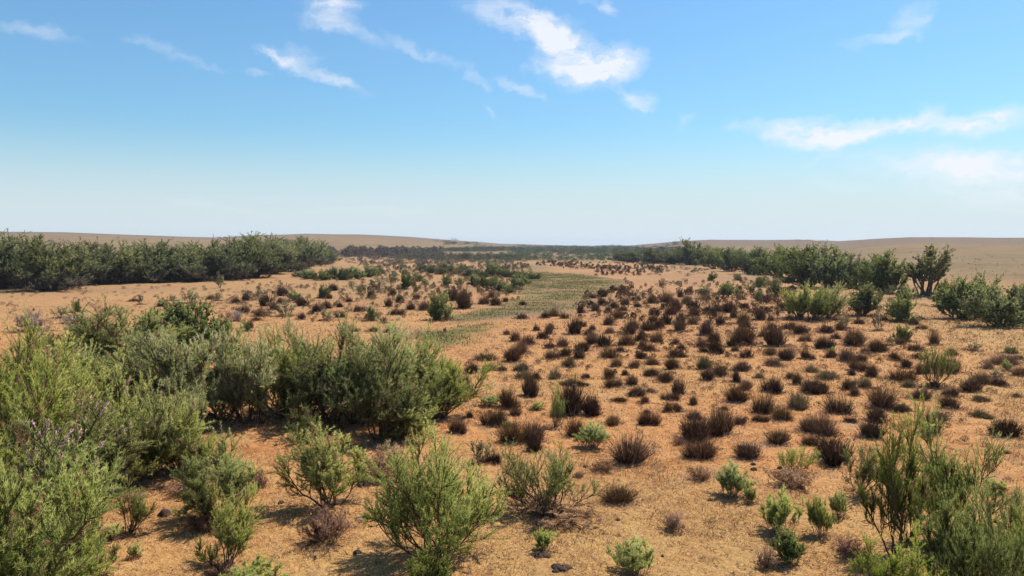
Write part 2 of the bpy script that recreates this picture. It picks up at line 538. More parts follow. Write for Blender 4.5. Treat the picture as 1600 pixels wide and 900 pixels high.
# ------------------------------------------------------------------ plant generator
def tubes(paths, sides=4):
    """paths: list of (pts (k,3), r0, r1) -> V, quads"""
    Vs, Qs, off = [], [], 0
    a = np.arange(sides) * 2 * np.pi / sides
    ca, sa = np.cos(a), np.sin(a)
    for pts, r0, r1 in paths:
        k = len(pts)
        d = unit(np.gradient(pts, axis=0))
        ref = np.where(np.abs(d[:, 2:3]) > .9, np.array([[1., 0, 0]]), np.array([[0, 0, 1.]]))
        u = unit(np.cross(d, ref))
        v = np.cross(d, u)
        r = np.linspace(r0, r1, k)[:, None, None]
        ring = pts[:, None] + r * (u[:, None] * ca[None, :, None] + v[:, None] * sa[None, :, None])
        Vs.append(ring.reshape(-1, 3))
        i = (np.arange(k - 1)[:, None] * sides + np.arange(sides)[None])
        j = (np.arange(k - 1)[:, None] * sides + (np.arange(sides)[None] + 1) % sides)
        Qs.append((np.stack([i, j, j + sides, i + sides], -1) + off).reshape(-1, 4))
        off += k * sides
    return np.concatenate(Vs), np.concatenate(Qs)


def blades(rng, base, dirs, length, width):
    """one thin triangle per blade"""
    n = len(base)
    side = unit(np.cross(dirs, unit(rng.normal(size=(n, 3)))))
    w_ = (width / 2)[:, None]
    V = np.empty((n, 3, 3))
    V[:, 0] = base - side * w_
    V[:, 1] = base + side * w_
    V[:, 2] = base + dirs * length[:, None]
    return V.reshape(-1, 3), np.arange(n * 3).reshape(-1, 3)


def leafs(rng, base, dirs, length, width):
    """one diamond per leaf"""
    n = len(base)
    side = unit(np.cross(dirs, unit(rng.normal(size=(n, 3)))))
    w_ = (width / 2)[:, None]
    V = np.empty((n, 4, 3))
    V[:, 0] = base
    V[:, 1] = base + dirs * length[:, None] * .5 - side * w_
    V[:, 2] = base + dirs * length[:, None]
    V[:, 3] = base + dirs * length[:, None] * .5 + side * w_
    return V.reshape(-1, 3), np.arange(n * 4).reshape(-1, 4)


def curve(rng, p, d, L, k, up, wob):
    pts = [p]
    d = d / np.linalg.norm(d)
    for i in range(k - 1):
        d = d + np.array([0, 0, up / k]) + rng.normal(size=3) * wob / k ** .5
        d = d / np.linalg.norm(d)
        pts.append(pts[-1] + d * L / (k - 1))
    return np.array(pts)


def grow(seed, stems=12, tilt=(6, 50), slen=(.7, 1.), spread=.06, sec=6, ter=5, sec_len=.38, ter_len=.2, sec_ang=.75,
         sec_from=.3, up=.35, wob=.22, n=60, ll=(.045, .08), lw=.011, up_leaf=.35, leaf_spread=.7, leaf='blade', r0=.014,
         bias=(0, 0), flowers=0.0, seeds=0.0, sec_leaf=.4, sprays=0.0, keep=1.0, low=0.0, gap=0.0, bare=0.0, old=0.0):
    rng = np.random.default_rng(seed)
    if bias == (0, 0):                       # no plant grows quite upright
        bias = tuple(rng.normal(size=2) * .13)
    lob = rng.random(3) * 6.28               # fuller and thinner sides
    paths, twigs = [], []
    for s in range(stems):
        az_ = 2 * np.pi * (s + rng.uniform(-.4, .4)) / stems * 1.618 * 2
        t = R(tilt[0] + (tilt[1] - tilt[0]) * rng.random() ** .8)
        d = np.array([math.sin(t) * math.cos(az_) + bias[0], math.sin(t) * math.sin(az_) + bias[1], math.cos(t)])
        p = np.array([rng.normal() * spread, rng.normal() * spread, -0.02])
        L = rng.uniform(*slen) * (1 + .22 * math.sin(az_ + lob[0]) * math.sin(t) + .12 * math.sin(2 * az_ + lob[1])) * (1 - .25 * (t / R(tilt[1] + 1)) ** 2)
        m = curve(rng, p, d, L, 9, up, wob)
        paths.append((m, r0 * rng.uniform(.7, 1.1), r0 * .25))
        for k in range(sec):
            f = sec_from + (1 - sec_from) * ((k + rng.random()) / sec)
            i = min(int(f * 8), 7)
            q = m[i] + (m[i + 1] - m[i]) * (f * 8 - i)
            dm = unit(m[i + 1] - m[i])
            dd = unit(dm + unit(rng.normal(size=3)) * sec_ang + np.array([0, 0, .15]))
            L2 = sec_len * rng.uniform(.6, 1.15) * (1.15 - .6 * f) * L
            sp = curve(rng, q, dd, L2, 6, up, wob)
            paths.append((sp, r0 * .42, r0 * .12))
            if rng.random() < keep:
                twigs.append((sp, sec_leaf, rng.random()))
            for j in range(ter):
                if rng.random() > keep:
                    continue
                f3 = .2 + .8 * ((j + rng.random()) / ter)
                i3 = min(int(f3 * 5), 4)
                q3 = sp[i3] + (sp[i3 + 1] - sp[i3]) * (f3 * 5 - i3)
                d3 = unit(unit(sp[i3 + 1] - sp[i3]) + unit(rng.normal(size=3)) * .8 + np.array([0, 0, .2]))
                L3 = ter_len * rng.uniform(.5, 1.2) * L
                tp = curve(rng, q3, d3, L3, 4, up, wob)
                paths.append((tp, r0 * .2, r0 * .06))
                twigs.append((tp, 1.0, rng.random()))
    Bs, Ds, Ls, Ts, kinds, clus = [], [], [], [], [], []
    zmax = max(t[0][:, 2].max() for t in twigs)
    for tp, wgt, rr_ in twigs:
        zt = tp[-1, 2] / zmax
        if zt < low:
            if rng.random() > .15:
                continue
        if rng.random() < gap:
            continue
        c = max(3, int(n * wgt * rng.uniform(.6, 1.4)))
        f = rng.random(c) ** .8
        x = f * (len(tp) - 1)
        i = np.minimum(x.astype(int), len(tp) - 2)
        b = tp[i] + (tp[i + 1] - tp[i]) * (x - i)[:, None]
        td = unit(tp[i + 1] - tp[i])
        dd = unit(td + unit(rng.normal(size=(c, 3))) * leaf_spread + np.array([0, 0, up_leaf]))
        Bs.append(b)
        Ds.append(dd)
        Ls.append(rng.uniform(ll[0], ll[1], c))
        # young growth is lighter: tips and some whole twigs; tint also rises with height
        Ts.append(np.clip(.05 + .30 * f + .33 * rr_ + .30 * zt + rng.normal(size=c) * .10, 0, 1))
        tip = rng.random() < (flowers + seeds) and zt > .55
        kk = np.zeros(c, int)
        if tip:
            kk[f > .45] = 1 if rng.random() < flowers / (flowers + seeds) else 2
        if bare and zt < bare * rng.uniform(.6, 1.3):
            kk[:] = 3
        elif old and rng.random() < old:
            kk[:] = 3
        kinds.append(kk)
        clus.append(np.full(c, len(clus)))
    CL_ = np.concatenate(clus)
    B, D, L_, T_, K_ = map(np.concatenate, (Bs, Ds, Ls, Ts, kinds))
    fn = leafs if leaf == 'leaf' else blades
    res = {}
    for kid, nm in ((0, 'foliage'), (1, 'flowers'), (2, 'seed_heads'), (3, 'bare_twigs')):
        s_ = K_ == kid
        if s_.sum() == 0:
            continue
        mul = (1.0, .75, .8, 1.3)[kid]
        V, Fc = fn(rng, B[s_], D[s_], L_[s_] * mul, np.full(s_.sum(), lw) * rng.uniform(.7, 1.3, s_.sum()) * (1.0, 1.7, 1.5, .6)[kid])
        res[nm] = (V, Fc, np.repeat(T_[s_], V.shape[0] // s_.sum()))
        if kid in (1, 2):
            res[nm + '_of'] = CL_[s_]
    SV, SQ = tubes(paths, 4)
    res['stems'] = (SV, SQ, None)
    # normalise to height 1, width 1
    fv = res['foliage'][0]
    if len(fv) < 50:
        fv = SV
    allv = np.concatenate([fv, SV[::3]])
    h = np.percentile(allv[:, 2], 99.3)
    x0, x1 = np.percentile(allv[:, 0], [1.2, 98.8])
    y0, y1 = np.percentile(allv[:, 1], [1.2, 98.8])
    wd = ((x1 - x0) + (y1 - y0)) / 2
    for k_ in list(res):
        if k_.endswith('_of'):
            continue
        V, Fc, T_ = res[k_]
        V = V.copy()
        V[:, :2] /= wd
        V[:, 2] /= h
        res[k_] = (V, Fc, T_)
    return res


PARTS = ('stems', 'foliage', 'bare_twigs', 'flowers', 'seed_heads')


class Proto:
    """shared meshes of one kind of plant"""
    def __init__(s, name, mats, **kw):
        g = grow(**kw)
        s.parts = []
        for nm in PARTS:
            if nm in g:
                V, Fc, T_ = g[nm]
                N = None
                if nm != 'stems':
                    Fc, N = soft_normals(V, Fc, np.random.default_rng(5))
                    g[nm] = (V, Fc, T_)
                if nm in ('flowers', 'seed_heads'):      # each spray is a part
                    of = g[nm + '_of']
                    for c in np.unique(of)[:24]:
                        f_ = Fc[of == c]
                        vi = np.unique(f_)
                        mp_ = np.zeros(len(V), int)
                        mp_[vi] = np.arange(len(vi))
                        s.parts.append(('flower_spray' if nm == 'flowers' else 'seed_head', mesh_np(name + '_' + nm, V[vi], [mp_[f_]], [M[mats[nm]]], tint=T_[vi], normals=N[vi])))
                    continue
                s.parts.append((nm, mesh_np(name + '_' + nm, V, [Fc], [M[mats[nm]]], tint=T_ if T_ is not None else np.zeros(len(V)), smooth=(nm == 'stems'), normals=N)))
        # one-mesh version
        off, VV, FF, TT, MI, mm = 0, [], [], [], [], []
        for i, nm in enumerate([p for p in PARTS if p in g]):
            V, Fc, T_ = g[nm]
            if Fc.shape[1] == 3 or True:
                VV.append(V)
                FF.append(Fc + off)
                TT.append(T_ if T_ is not None else np.zeros(len(V)))
                MI.append(np.full(len(Fc), i))
                mm.append(M[mats[nm]])
                off += len(V)
        s.single = mesh_np(name, np.concatenate(VV), FF, mm, tint=np.concatenate(TT), midx=np.concatenate(MI))


def leafmats(f, st='bark', old='dead'):
    return dict(stems=st, foliage=f, flowers='flower', seed_heads='seed', bare_twigs=old)


P = {}
FINE = dict(leaf_spread=1.05, up_leaf=.25, ter_len=.26, sec_ang=.85)
P['tam'] = [Proto('tamarisk', leafmats('tamarisk'), seed=10 + i, stems=16, tilt=(4, 66), sec=8, ter=9, n=66, low=.22, gap=.05,
                  ll=(.018, .046), lw=.0056, up=.4, sec_from=.25, wob=.3, **FINE) for i in range(6)]
P['tam_round'] = [Proto('round_tamarisk', leafmats('tamarisk'), seed=260, stems=22, tilt=(2, 68), slen=(.85, 1.), sec=8, ter=8, n=60, low=.26, gap=.05,
                        ll=(.018, .046), lw=.0056, up=.42, sec_from=.3, wob=.26, bias=(.03, .02), **FINE)]
P['tam_dense'] = [Proto('dense_tamarisk', leafmats('tamarisk'), seed=30 + i, stems=17, tilt=(3, 66), sec=8, ter=9, n=78, low=.08, gap=.10,
                        sec_from=.14, ll=(.016, .042), lw=.0056, up=.4, wob=.32, old=.07, **FINE) for i in range(5)]
P['tam_bright'] = [Proto('bright_tamarisk', leafmats('bright_tam'), seed=230 + i, stems=17, tilt=(3, 66), sec=8, ter=9, n=78, low=.05, gap=.08,
                         sec_from=.14, ll=(.016, .045), lw=.0058, up=.4, wob=.32, old=.07, **FINE) for i in range(4)]
P['tam_flower'] = [Proto('flowering_tamarisk', leafmats('tamarisk'), seed=50 + i, stems=18, tilt=(5, 50), sec=7, ter=7, n=64, low=.34, gap=.16,
                         sec_from=.35, ll=(.015, .04), lw=.0056, up=.2, bias=(.45, 0), flowers=.07, seeds=.15, wob=.22, r0=.016, old=.07, **FINE) for i in range(2)]
P['tam_open'] = [Proto('open_tamarisk', leafmats('tamarisk'), seed=60 + i, stems=10, tilt=(4, 52), sec=8, ter=9, n=62, low=.22, gap=.12,
                       sec_from=.28, ll=(.018, .048), lw=.006, up=.4, wob=.38, old=.07, **FINE) for i in range(5)]
P['thicket'] = [Proto('thicket_tamarisk', leafmats('thicket'), seed=70 + i, stems=16, tilt=(3, 60), sec=8, ter=8, n=48, low=.2, gap=.1,
                      sec_from=.22, ll=(.022, .055), lw=.0085, up=.42, wob=.34, old=.07, **FINE) for i in range(7)]
P['spread'] = [Proto('spreading_shrub', leafmats('tamarisk'), seed=90 + i, stems=18, tilt=(15, 74), sec=7, ter=6, n=20, low=.3, gap=.2,
                     sec_from=.35, ll=(.03, .06), lw=.0075, up=.7, wob=.3, **FINE) for i in range(5)]
P['bright'] = [Proto('bright_shrub', leafmats('bright', 'pale_bark'), seed=110 + i, stems=34, tilt=(3, 50), sec=5, ter=4, n=26, low=.25,
                     sec_len=.28, ter_len=.18, spread=.12, ll=(.05, .12), lw=.013, up=.6, sec_ang=.6, r0=.010, leaf_spread=.8, wob=.34) for i in range(8)]
P['leafy'] = [Proto('leafy_bush', leafmats('broad_leaf'), seed=130 + i, stems=20, tilt=(4, 78), sec=7, ter=6, n=15, low=.0, leaf='leaf',
                    sec_from=.12, ll=(.035, .07), lw=.028, up=.4, leaf_spread=1.1, wob=.35, sec_ang=.9, sec_len=.42, ter_len=.26) for i in range(5)]
P['fartree'] = [Proto('far_tamarisk', leafmats('far_leaf', 'bark', 'bare'), seed=150 + i, stems=20, tilt=(3, 74), sec=7, ter=7, n=16, low=.0, gap=.0,
                      sec_from=.06, ll=(.04, .09), lw=.020, up=.35, bare=.30, leaf_spread=1.1, wob=.35, sec_ang=.95, sec_len=.42, ter_len=.28) for i in range(6)]
P['forked'] = [Proto('forked_shrub', leafmats('dry_leaf', 'bark'), seed=171, stems=14, tilt=(4, 40), sec=6, ter=6, n=13, low=.3, leaf='leaf',
                     sec_from=.4, sec_len=.32, ter_len=.16, ll=(.03, .05), lw=.028, up=.05, leaf_spread=1.1, r0=.022, wob=.32)]
P['twiggy'] = [Proto('twiggy_shrub', leafmats('dry_leaf', 'pale_bark'), seed=180 + i, stems=12, tilt=(6, 62), sec=5, ter=4, n=9, low=.2, gap=.2,
                     leaf='leaf', ll=(.04, .08), lw=.035, up=.35, r0=.016, wob=.4) for i in range(4)]
P['dead'] = [Proto('dead_shrub', leafmats('dead', 'bark'), seed=200 + i, stems=34, tilt=(5, 72), sec=5, ter=3, n=18, sec_from=.15, spread=.14,
                   ll=(.06, .14), lw=.010, up=.4, up_leaf=.25, leaf_spread=.6, r0=.007, wob=.3) for i in range(3)]
P['pale'] = [Proto('pale_shrub', leafmats('pale_dead', 'pale_bark'), seed=210 + i, stems=28, tilt=(8, 74), sec=6, ter=4, n=10, sec_from=.2, spread=.14,
                   ll=(.06, .12), lw=.016, up=.3, up_leaf=.2, leaf_spread=.8, r0=.009, wob=.35) for i in range(2)]


def tussock_mesh(seed, n, width, mat, spiky, name, dead_n):
    rng = np.random.default_rng(seed)
    # several crowded crowns make one uneven mound
    k = rng.integers(3, 7)
    cs = np.stack([rng.normal(size=k) * .21, rng.normal(size=k) * .21], -1)
    cs[0] = 0
    hs = rng.uniform(.45, 1., k)
    which = rng.integers(0, k, n)
    r = rng.random(n) ** .6 * .2
    a = rng.random(n) * 2 * np.pi
    b = np.stack([cs[which, 0] + r * np.cos(a), cs[which, 1] + r * np.sin(a), np.full(n, -.01)], -1)
    tl = (r / .2) ** 1.3 * R(62 if not spiky else 45) + rng.normal(size=n) * .16
    lean = cs[which] * 1.1
    d = np.stack([np.sin(tl) * np.cos(a) + lean[:, 0], np.sin(tl) * np.sin(a) + lean[:, 1], np.cos(tl)], -1)
    d = unit(d)
    L = hs[which] * rng.uniform(.45, 1.0, n) ** .8 * (.8 if not spiky else .95)
    L = np.where(rng.random(n) < .06, L * 1.3, L)
    # side twigs rising from the blades
    m = n // 2
    src = rng.integers(0, n, m)
    f = rng.uniform(.35, .95, m)
    b2 = b[src] + d[src] * (L[src] * f)[:, None]
    d2 = unit(d[src] + unit(rng.normal(size=(m, 3))) * .55 + np.array([0, 0, .25]))
    L2 = rng.uniform(.12, .26, m)
    B, D, LL = np.concatenate([b, b2]), np.concatenate([d, d2]), np.concatenate([L, L2])
    T_ = np.concatenate([np.clip(.25 + rng.normal(size=n) * .2, 0, 1), np.clip(.55 + rng.normal(size=m) * .22, 0, 1)])
    V, Fc = blades(rng, B, D, LL, rng.uniform(.6, 1.3, len(B)) * width)
    tt = np.repeat(T_, 3)
    # grey straws low on the mound
    rb = np.stack([rng.normal(size=dead_n) * .26, rng.normal(size=dead_n) * .26, rng.random(dead_n) * .05], -1)
    dd = unit(rng.normal(size=(dead_n, 3)) * np.array([1, 1, .45]) + np.array([0, 0, .45]))
    V2, F2 = blades(rng, rb, dd, rng.uniform(.15, .42, dead_n), np.full(dead_n, width * .8))
    t2 = np.repeat(rng.random(dead_n), 3)
    h = np.percentile(V[:, 2], 99.5)
    wd = np.mean([np.ptp(np.percentile(V[:, i], [1.5, 98.5])) for i in (0, 1)])
    for q in (V, V2):
        q[:, :2] /= wd
        q[:, 2] /= h
    top = mesh_np(name + '_blades', V, [Fc], [M[mat]], tint=tt)
    dead = mesh_np(name + '_dead_twigs', V2, [F2], [M['pale_dead']], tint=t2)
    VV = np.concatenate([V, V2])
    sg = mesh_np(name, VV, [Fc, F2 + len(V)], [M[mat], M['pale_dead']], tint=np.concatenate([tt, t2]),
                 midx=np.concatenate([np.zeros(len(Fc)), np.ones(len(F2))]))
    q = Proto.__new__(Proto)
    q.parts = [('blades', top), ('dead_twigs', dead)]
    q.single = sg
    return q


P['tus'] = [tussock_mesh(300 + i, 1300, .019, 'tussock', i % 2 == 0, 'tussock', 110) for i in range(8)]
P['tus_brown'] = [tussock_mesh(320 + i, 900, .019, 'brown_tussock', i % 2 == 0, 'brown_tussock', 130) for i in range(4)]
P['tus_far'] = [tussock_mesh(330 + i, 420, .042, 'tussock', False, 'tussock_small', 22) for i in range(6)]
P['tus_olive'] = [tussock_mesh(350 + i, 900, .026, 'olive_tussock', False, 'olive_tussock', 40) for i in range(4)]
P['tus_spiky'] = [tussock_mesh(370, 900, .026, 'tussock', True, 'spiky_tussock', 60)]

# ------------------------------------------------------------------ placing
THINGS = []     # dict(obj, px, py, cat, look, label)
SPOTS = []      # occupied ground, for keeping litter free


def put(kind, name, cat, px, by, wpx, hpx, look=None, label=None, group=None, parts=False, rz=None, var=None, flat=1.0):
    g = ground(px, by)
    depth = g[1] * math.cos(PITCH) + (CAM_H - g[2]) * math.sin(PITCH)
    m = depth / F                      # metres per photo pixel at that depth
    width, height = wpx * m, hpx * m * 1.02
    pr = P[kind][(var if var is not None else random.randrange(99)) % len(P[kind])]
    rz = random.uniform(0, 6.28) if rz is None else rz
    if parts:
        o = bpy.data.objects.new(name, None)
        o.empty_display_size = .2
        COL.objects.link(o)
        for nm, me in pr.parts:
            c = bpy.data.objects.new(nm, me)
            COL.objects.link(c)
            c.parent = o
    else:
        o = bpy.data.objects.new(name, pr.single)
        COL.objects.link(o)
    o.location = g
    o.rotation_euler = (0, 0, rz)
    o.scale = (width, width * flat, height)
    o['category'] = cat
    if group:
        o['group'] = group
    THINGS.append(dict(o=o, px=px, py=by - hpx * .4, cat=cat, look=look, label=label, w=wpx, h=hpx))
    SPOTS.append((g[0], g[1], width / 2))
    return o


TG = 'tamarisk bushes close to the viewpoint'
# kind, px, base y, top y, width, rotation, label
NEAR = [
    ('tam_bright', 8, 985, 728, 250, None, 'bright green feathery tamarisk filling the bottom left corner'),
    ('tam_flower', 52, 893, 655, 200, 0.1, 'tamarisk with long stems leaning right, tipped with pink flowers and pale seed heads'),
    ('tam_dense', -30, 860, 600, 220, None, 'green tamarisk cut by the left edge, above the bottom left corner bush'),
    ('tam_flower', 95, 800, 622, 195, .5, 'tamarisk with cream seed plumes on top, behind the stems leaning right'),
    ('tam_dense', 30, 760, 560, 200, None, 'soft grey green tamarisk at the left edge, behind the cream plumes'),
    ('tam_dense', 165, 745, 580, 155, None, 'wide green tamarisk just left of the dark green upright tamarisk'),
    ('tam_dense', -15, 690, 518, 150, None, 'tamarisk at the left edge whose top touches the orange sand'),
    ('tam_bright', 95, 680, 540, 140, None, 'yellow green tamarisk behind the left edge bushes, below the pale dead shrub'),
    ('tam_dense', 60, 650, 532, 120, None, 'pale olive tamarisk at far left just below the pale dead shrub'),
    ('tam_dense', 243, 738, 603, 130, None, 'dark green upright tamarisk with a rounded bright top behind the small trunked bush'),
    ('tam_bright', 282, 740, 640, 88, None, 'small bright tamarisk with bare thin trunks standing on shaded straw'),
    ('tam', 345, 812, 695, 112, None, 'rounded upper tamarisk behind the low leaning one left of centre'),
    ('tam_open', 355, 890, 762, 110, 2.2, 'low tamarisk with forked bare stems and a bright right side'),
    ('spread', 318, 740, 668, 60, None, 'thin half bare shrub with dark sticks beside the small trunked bush'),
    ('tam_open', 515, 790, 672, 118, None, 'loose feathery shrub growing out of dry brown grass left of the central bush'),
    ('tam_round', 686, 870, 682, 195, 2.6, 'big round green tamarisk with many dark stems at bottom centre'),
    ('spread', 856, 802, 703, 150, None, 'low spreading shrub with bare fanned stems right of the central bush'),
    ('tam_open', 1402, 868, 645, 108, 1.1, 'tall open tamarisk with dark trunks at the bottom right'),
    ('tam_open', 1482, 850, 662, 120, 2.0, 'tall tamarisk with a gap of bare forked branches at bottom right'),
    ('tam', 1500, 945, 770, 140, None, 'dense bright tamarisk low in front of the bottom right group'),
    ('tam_bright', 1400, 955, 838, 120, None, 'bright feathery tamarisk on the bottom edge of the right group'),
    ('tam', 1572, 920, 790, 110, None, 'grey green seeded shrub in the bottom right corner'),
    ('spread', 1590, 875, 745, 70, None, 'thin sparse shrub with a leaning bare stem at the right edge'),
    ('tam_open', 1342, 770, 688, 55, None, 'single pale feathery spray left of the tall open tamarisk'),
    ('tam_bright', 100, 935, 838, 120, None, 'low bright tamarisk on the bottom edge beside the corner bush'),
    ('tam_open', 150, 900, 822, 56, None, 'ragged small tamarisk near the bottom edge, right of the low bright one'),
    ('tam_flower', 205, 832, 752, 48, .2, 'small bush with mauve flower sprays beside the black clod'),
    ('tam_flower', 188, 765, 690, 70, .2, 'brownish seeded branches with a bright pink tuft by the dark shade'),
    ('bright', 176, 843, 818, 28, None, 'small pale green tuft under the pink flowering branches'),
    ('bright', 210, 872, 850, 18, None, 'tiny green tuft on open straw near the bottom left'),
    ('bright', 392, 925, 880, 90, None, 'bright green shrub top on the bottom edge left of centre'),
    ('tam_bright', 678, 925, 868, 70, None, 'bright shrub top on the bottom edge in front of the central bush'),
    ('tam', 480, 688, 640, 58, None, 'small green bush in front of the thicket, on bare sand'),
]
THK = [  # the thicket left of centre
    ('thicket', 150, 590, 500, 110, 'dark feathery bush of the thicket below the twiggy shrub on the left sand'),
    ('thicket', 218, 585, 484, 125, 'tall bright bush on the thicket\'s back edge, left of the compact dark ones'),
    ('leafy', 268, 565, 477, 100, 'bushy green bush on the thicket\'s back edge with a pointed top'),
    ('leafy', 322, 565, 481, 78, 'compact dark green bush at the thicket\'s back right corner'),
    ('tam_dense', 180, 650, 545, 140, 'wide light green bush of the thicket, left of its dark hollow'),
    ('thicket', 238, 648, 535, 115, 'greyish bush in the thicket\'s left half beside the dark hollow'),
    ('thicket', 295, 660, 530, 110, 'brown tinged bush in the thicket with dry pinkish tips'),
    ('thicket', 345, 655, 528, 105, 'olive bush of the thicket right of the brown tinged one'),
    ('thicket', 392, 662, 532, 100, 'thicket bush standing on a thick dark trunk above bare shaded sand'),
    ('tam_dense', 438, 655, 530, 100, 'deep green bush in the middle of the thicket'),
    ('thicket', 478, 640, 518, 90, 'thicket bush with a dark narrow pointed top'),
    ('thicket', 515, 660, 522, 110, 'soft green bush of the thicket above the small bush on bare sand'),
    ('thicket', 556, 662, 522, 110, 'thicket bush showing many thin bare stems near its foot'),
    ('tam', 600, 645, 516, 120, 'tallest light green bush at the thicket\'s right end'),
    ('thicket', 602, 686, 540, 120, 'olive brown feathery bush at the front right of the thicket'),
    ('tam_dense', 650, 640, 538, 100, 'rounded green bush on the thicket\'s right shoulder'),
    ('tam_bright', 690, 654, 572, 95, 'bright yellow green bush ending the thicket on the right'),
    ('tam_dense', 628, 684, 628, 75, 'low bright bush at the foot of the thicket\'s front right'),
]
for k, px, by, ty, wp, rz, lab in NEAR:
    cat = 'shrub' if k in ('bright', 'spread') else 'tamarisk'
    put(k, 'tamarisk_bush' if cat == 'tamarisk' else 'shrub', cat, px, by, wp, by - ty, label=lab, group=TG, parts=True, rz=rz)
for k, px, by, ty, wp, lab in THK:
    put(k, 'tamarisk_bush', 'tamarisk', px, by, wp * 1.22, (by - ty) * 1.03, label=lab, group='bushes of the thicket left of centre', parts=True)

# small bright plants and single dead shrubs, hand labelled
SMALL = [
    ('bright', 'shrub', 1213, 832, 58, 66, 'round bright green shrub with a dark shaded foot, right of bottom centre'),
    ('bright', 'shrub', 1146, 776, 55, 54, 'yellow green tufted shrub on brown stems near the crumbled clods'),
    ('bright', 'shrub', 1172, 787, 18, 28, 'slim green sprig between two bright green shrubs'),
    ('leafy', 'shrub', 1234, 880, 50, 52, 'dark leafy plant with upright shoots in front of the round bright shrub'),
    ('bright', 'shrub', 1282, 838, 38, 62, 'thin light green shrub left of the dark trailing twig'),
    ('bright', 'shrub', 1310, 808, 24, 44, 'slender upright green sprig at the end of a trailing twig'),
    ('bright', 'shrub', 990, 897, 72, 62, 'light yellow green tufted shrub at the bottom edge right of centre'),
    ('bright', 'shrub', 849, 860, 32, 34, 'small pale green plant above a black clod'),
    ('bright', 'shrub', 925, 699, 50, 42, 'bright green tuft leaning against a dark tussock'),
    ('spread', 'shrub', 1238, 738, 56, 42, 'sparse green shrub over a reddish dead mat'),
    ('spread', 'shrub', 868, 668, 34, 66, 'thin pale green plant left of the largest dark double tussock'),
    ('bright', 'shrub', 764, 634, 34, 18, 'pale green tuft beside a dark tussock above the central bush'),
    ('twiggy', 'shrub', 748, 722, 32, 34, 'wispy pale plant behind the right side of the central bush'),
    ('dead', 'dead shrub', 595, 748, 78, 52, 'reddish brown dead shrub behind the central bush\'s left side'),
    ('dead', 'dead shrub', 512, 845, 74, 54, 'brown dry grass tussock under the loose feathery shrub'),
    ('dead', 'dead shrub', 318, 828, 50, 34, 'brown dry mat at the foot of the rounded upper tamarisk'),
    ('dead', 'dead shrub', 282, 768, 60, 20, 'low brown mat of dry stems beneath the small trunked tamarisk'),
    ('dead', 'dead shrub', 1232, 762, 56, 28, 'flat reddish dead mat under the sparse green shrub'),
    ('dead', 'dead shrub', 860, 808, 140, 26, 'wide brown dry mat around the foot of the spreading shrub'),
    ('dead', 'dead shrub', 1094, 750, 34, 20, 'small pale brown dry tuft left of the yellow green tufted shrub'),
    ('dead', 'dead shrub', 1325, 866, 50, 26, 'dark dry tuft left of the tall open tamarisk\'s shade'),
    ('dead', 'dead shrub', 1053, 829, 32, 30, 'lone orange brown dry tuft on open ground right of centre'),
    ('dead', 'dead shrub', 945, 735, 40, 16, 'low thin brown tuft below the big round tussock'),
    ('dead', 'dead shrub', 350, 905, 50, 28, 'dry brown stems at the foot of the low forked tamarisk'),
    ('dead', 'dead shrub', 404, 762, 30, 26, 'dry brown tuft right of the rounded upper tamarisk'),
    ('dead', 'dead shrub', 1196, 888, 26, 34, 'orange brown dry stems beside the dark leafy plant'),
    ('pale', 'dead shrub', 50, 518, 46, 34, 'pale grey dead shrub on the sand at far left'),
    ('pale', 'dead shrub', 138, 530, 52, 26, 'pinkish dusty dead shrub at the thicket\'s back left edge'),
    ('pale', 'dead shrub', 115, 505, 34, 12, 'flat greyish pink mat behind the pinkish dusty shrub'),
    ('forked', 'shrub', 1449, 462, 74, 74, 'tall vase shaped half bare shrub against the far slope'),
    ('leafy', 'shrub', 687, 500, 36, 42, 'lone leafy green bush on sand left of the green meadow'),
    ('leafy', 'shrub', 1410, 533, 26, 24, 'bright leafy bush among tussocks on the right'),
    ('spread', 'shrub', 1462, 603, 44, 62, 'bare wiry shrub with a leaning stem among tussocks'),
    ('twiggy', 'shrub', 344, 450, 18, 24, 'dark dead twiggy bush just in front of the left tree belt'),
    ('twiggy', 'shrub', 97, 497, 24, 20, 'bare twiggy shrub on the left sand'),
    ('leafy', 'shrub', 581, 501, 20, 22, 'small leafy upright plant left of the lone leafy bush'),
    ('twiggy', 'shrub', 508, 501, 20, 18, 'bare forked shrub low in the left field'),
    ('leafy', 'shrub', 634, 452, 24, 28, 'upright green shrub beyond the left field tussocks'),
    ('tam', 'tamarisk', 1215, 428, 38, 36, 'dark rounded bush right of the long green bushes of the far right belt'),
]
for k, cat, px, by, wp, hp, lab in SMALL:
    if k == 'bright':
        wp, hp = wp * .92, hp * .92
    nm = {'shrub': 'leafy_shrub' if k == 'leafy' else 'shrub', 'dead shrub': 'dead_shrub', 'tamarisk': 'tamarisk_bush'}[cat]
    put(k, nm, cat, px, by, wp, hp, label=lab, parts=True, group={'dead shrub': 'dry dead shrubs on the sand'}.get(cat, 'green shrubs scattered on the sand'))
spiky = put('tus_spiky', 'dark_tussock', 'tussock', 1301, 721, 62, 46, label='spiky blackish tussock of stiff upright blades left of the tall tamarisk',
            parts=True, group='dark tussocks scattered on the sand')

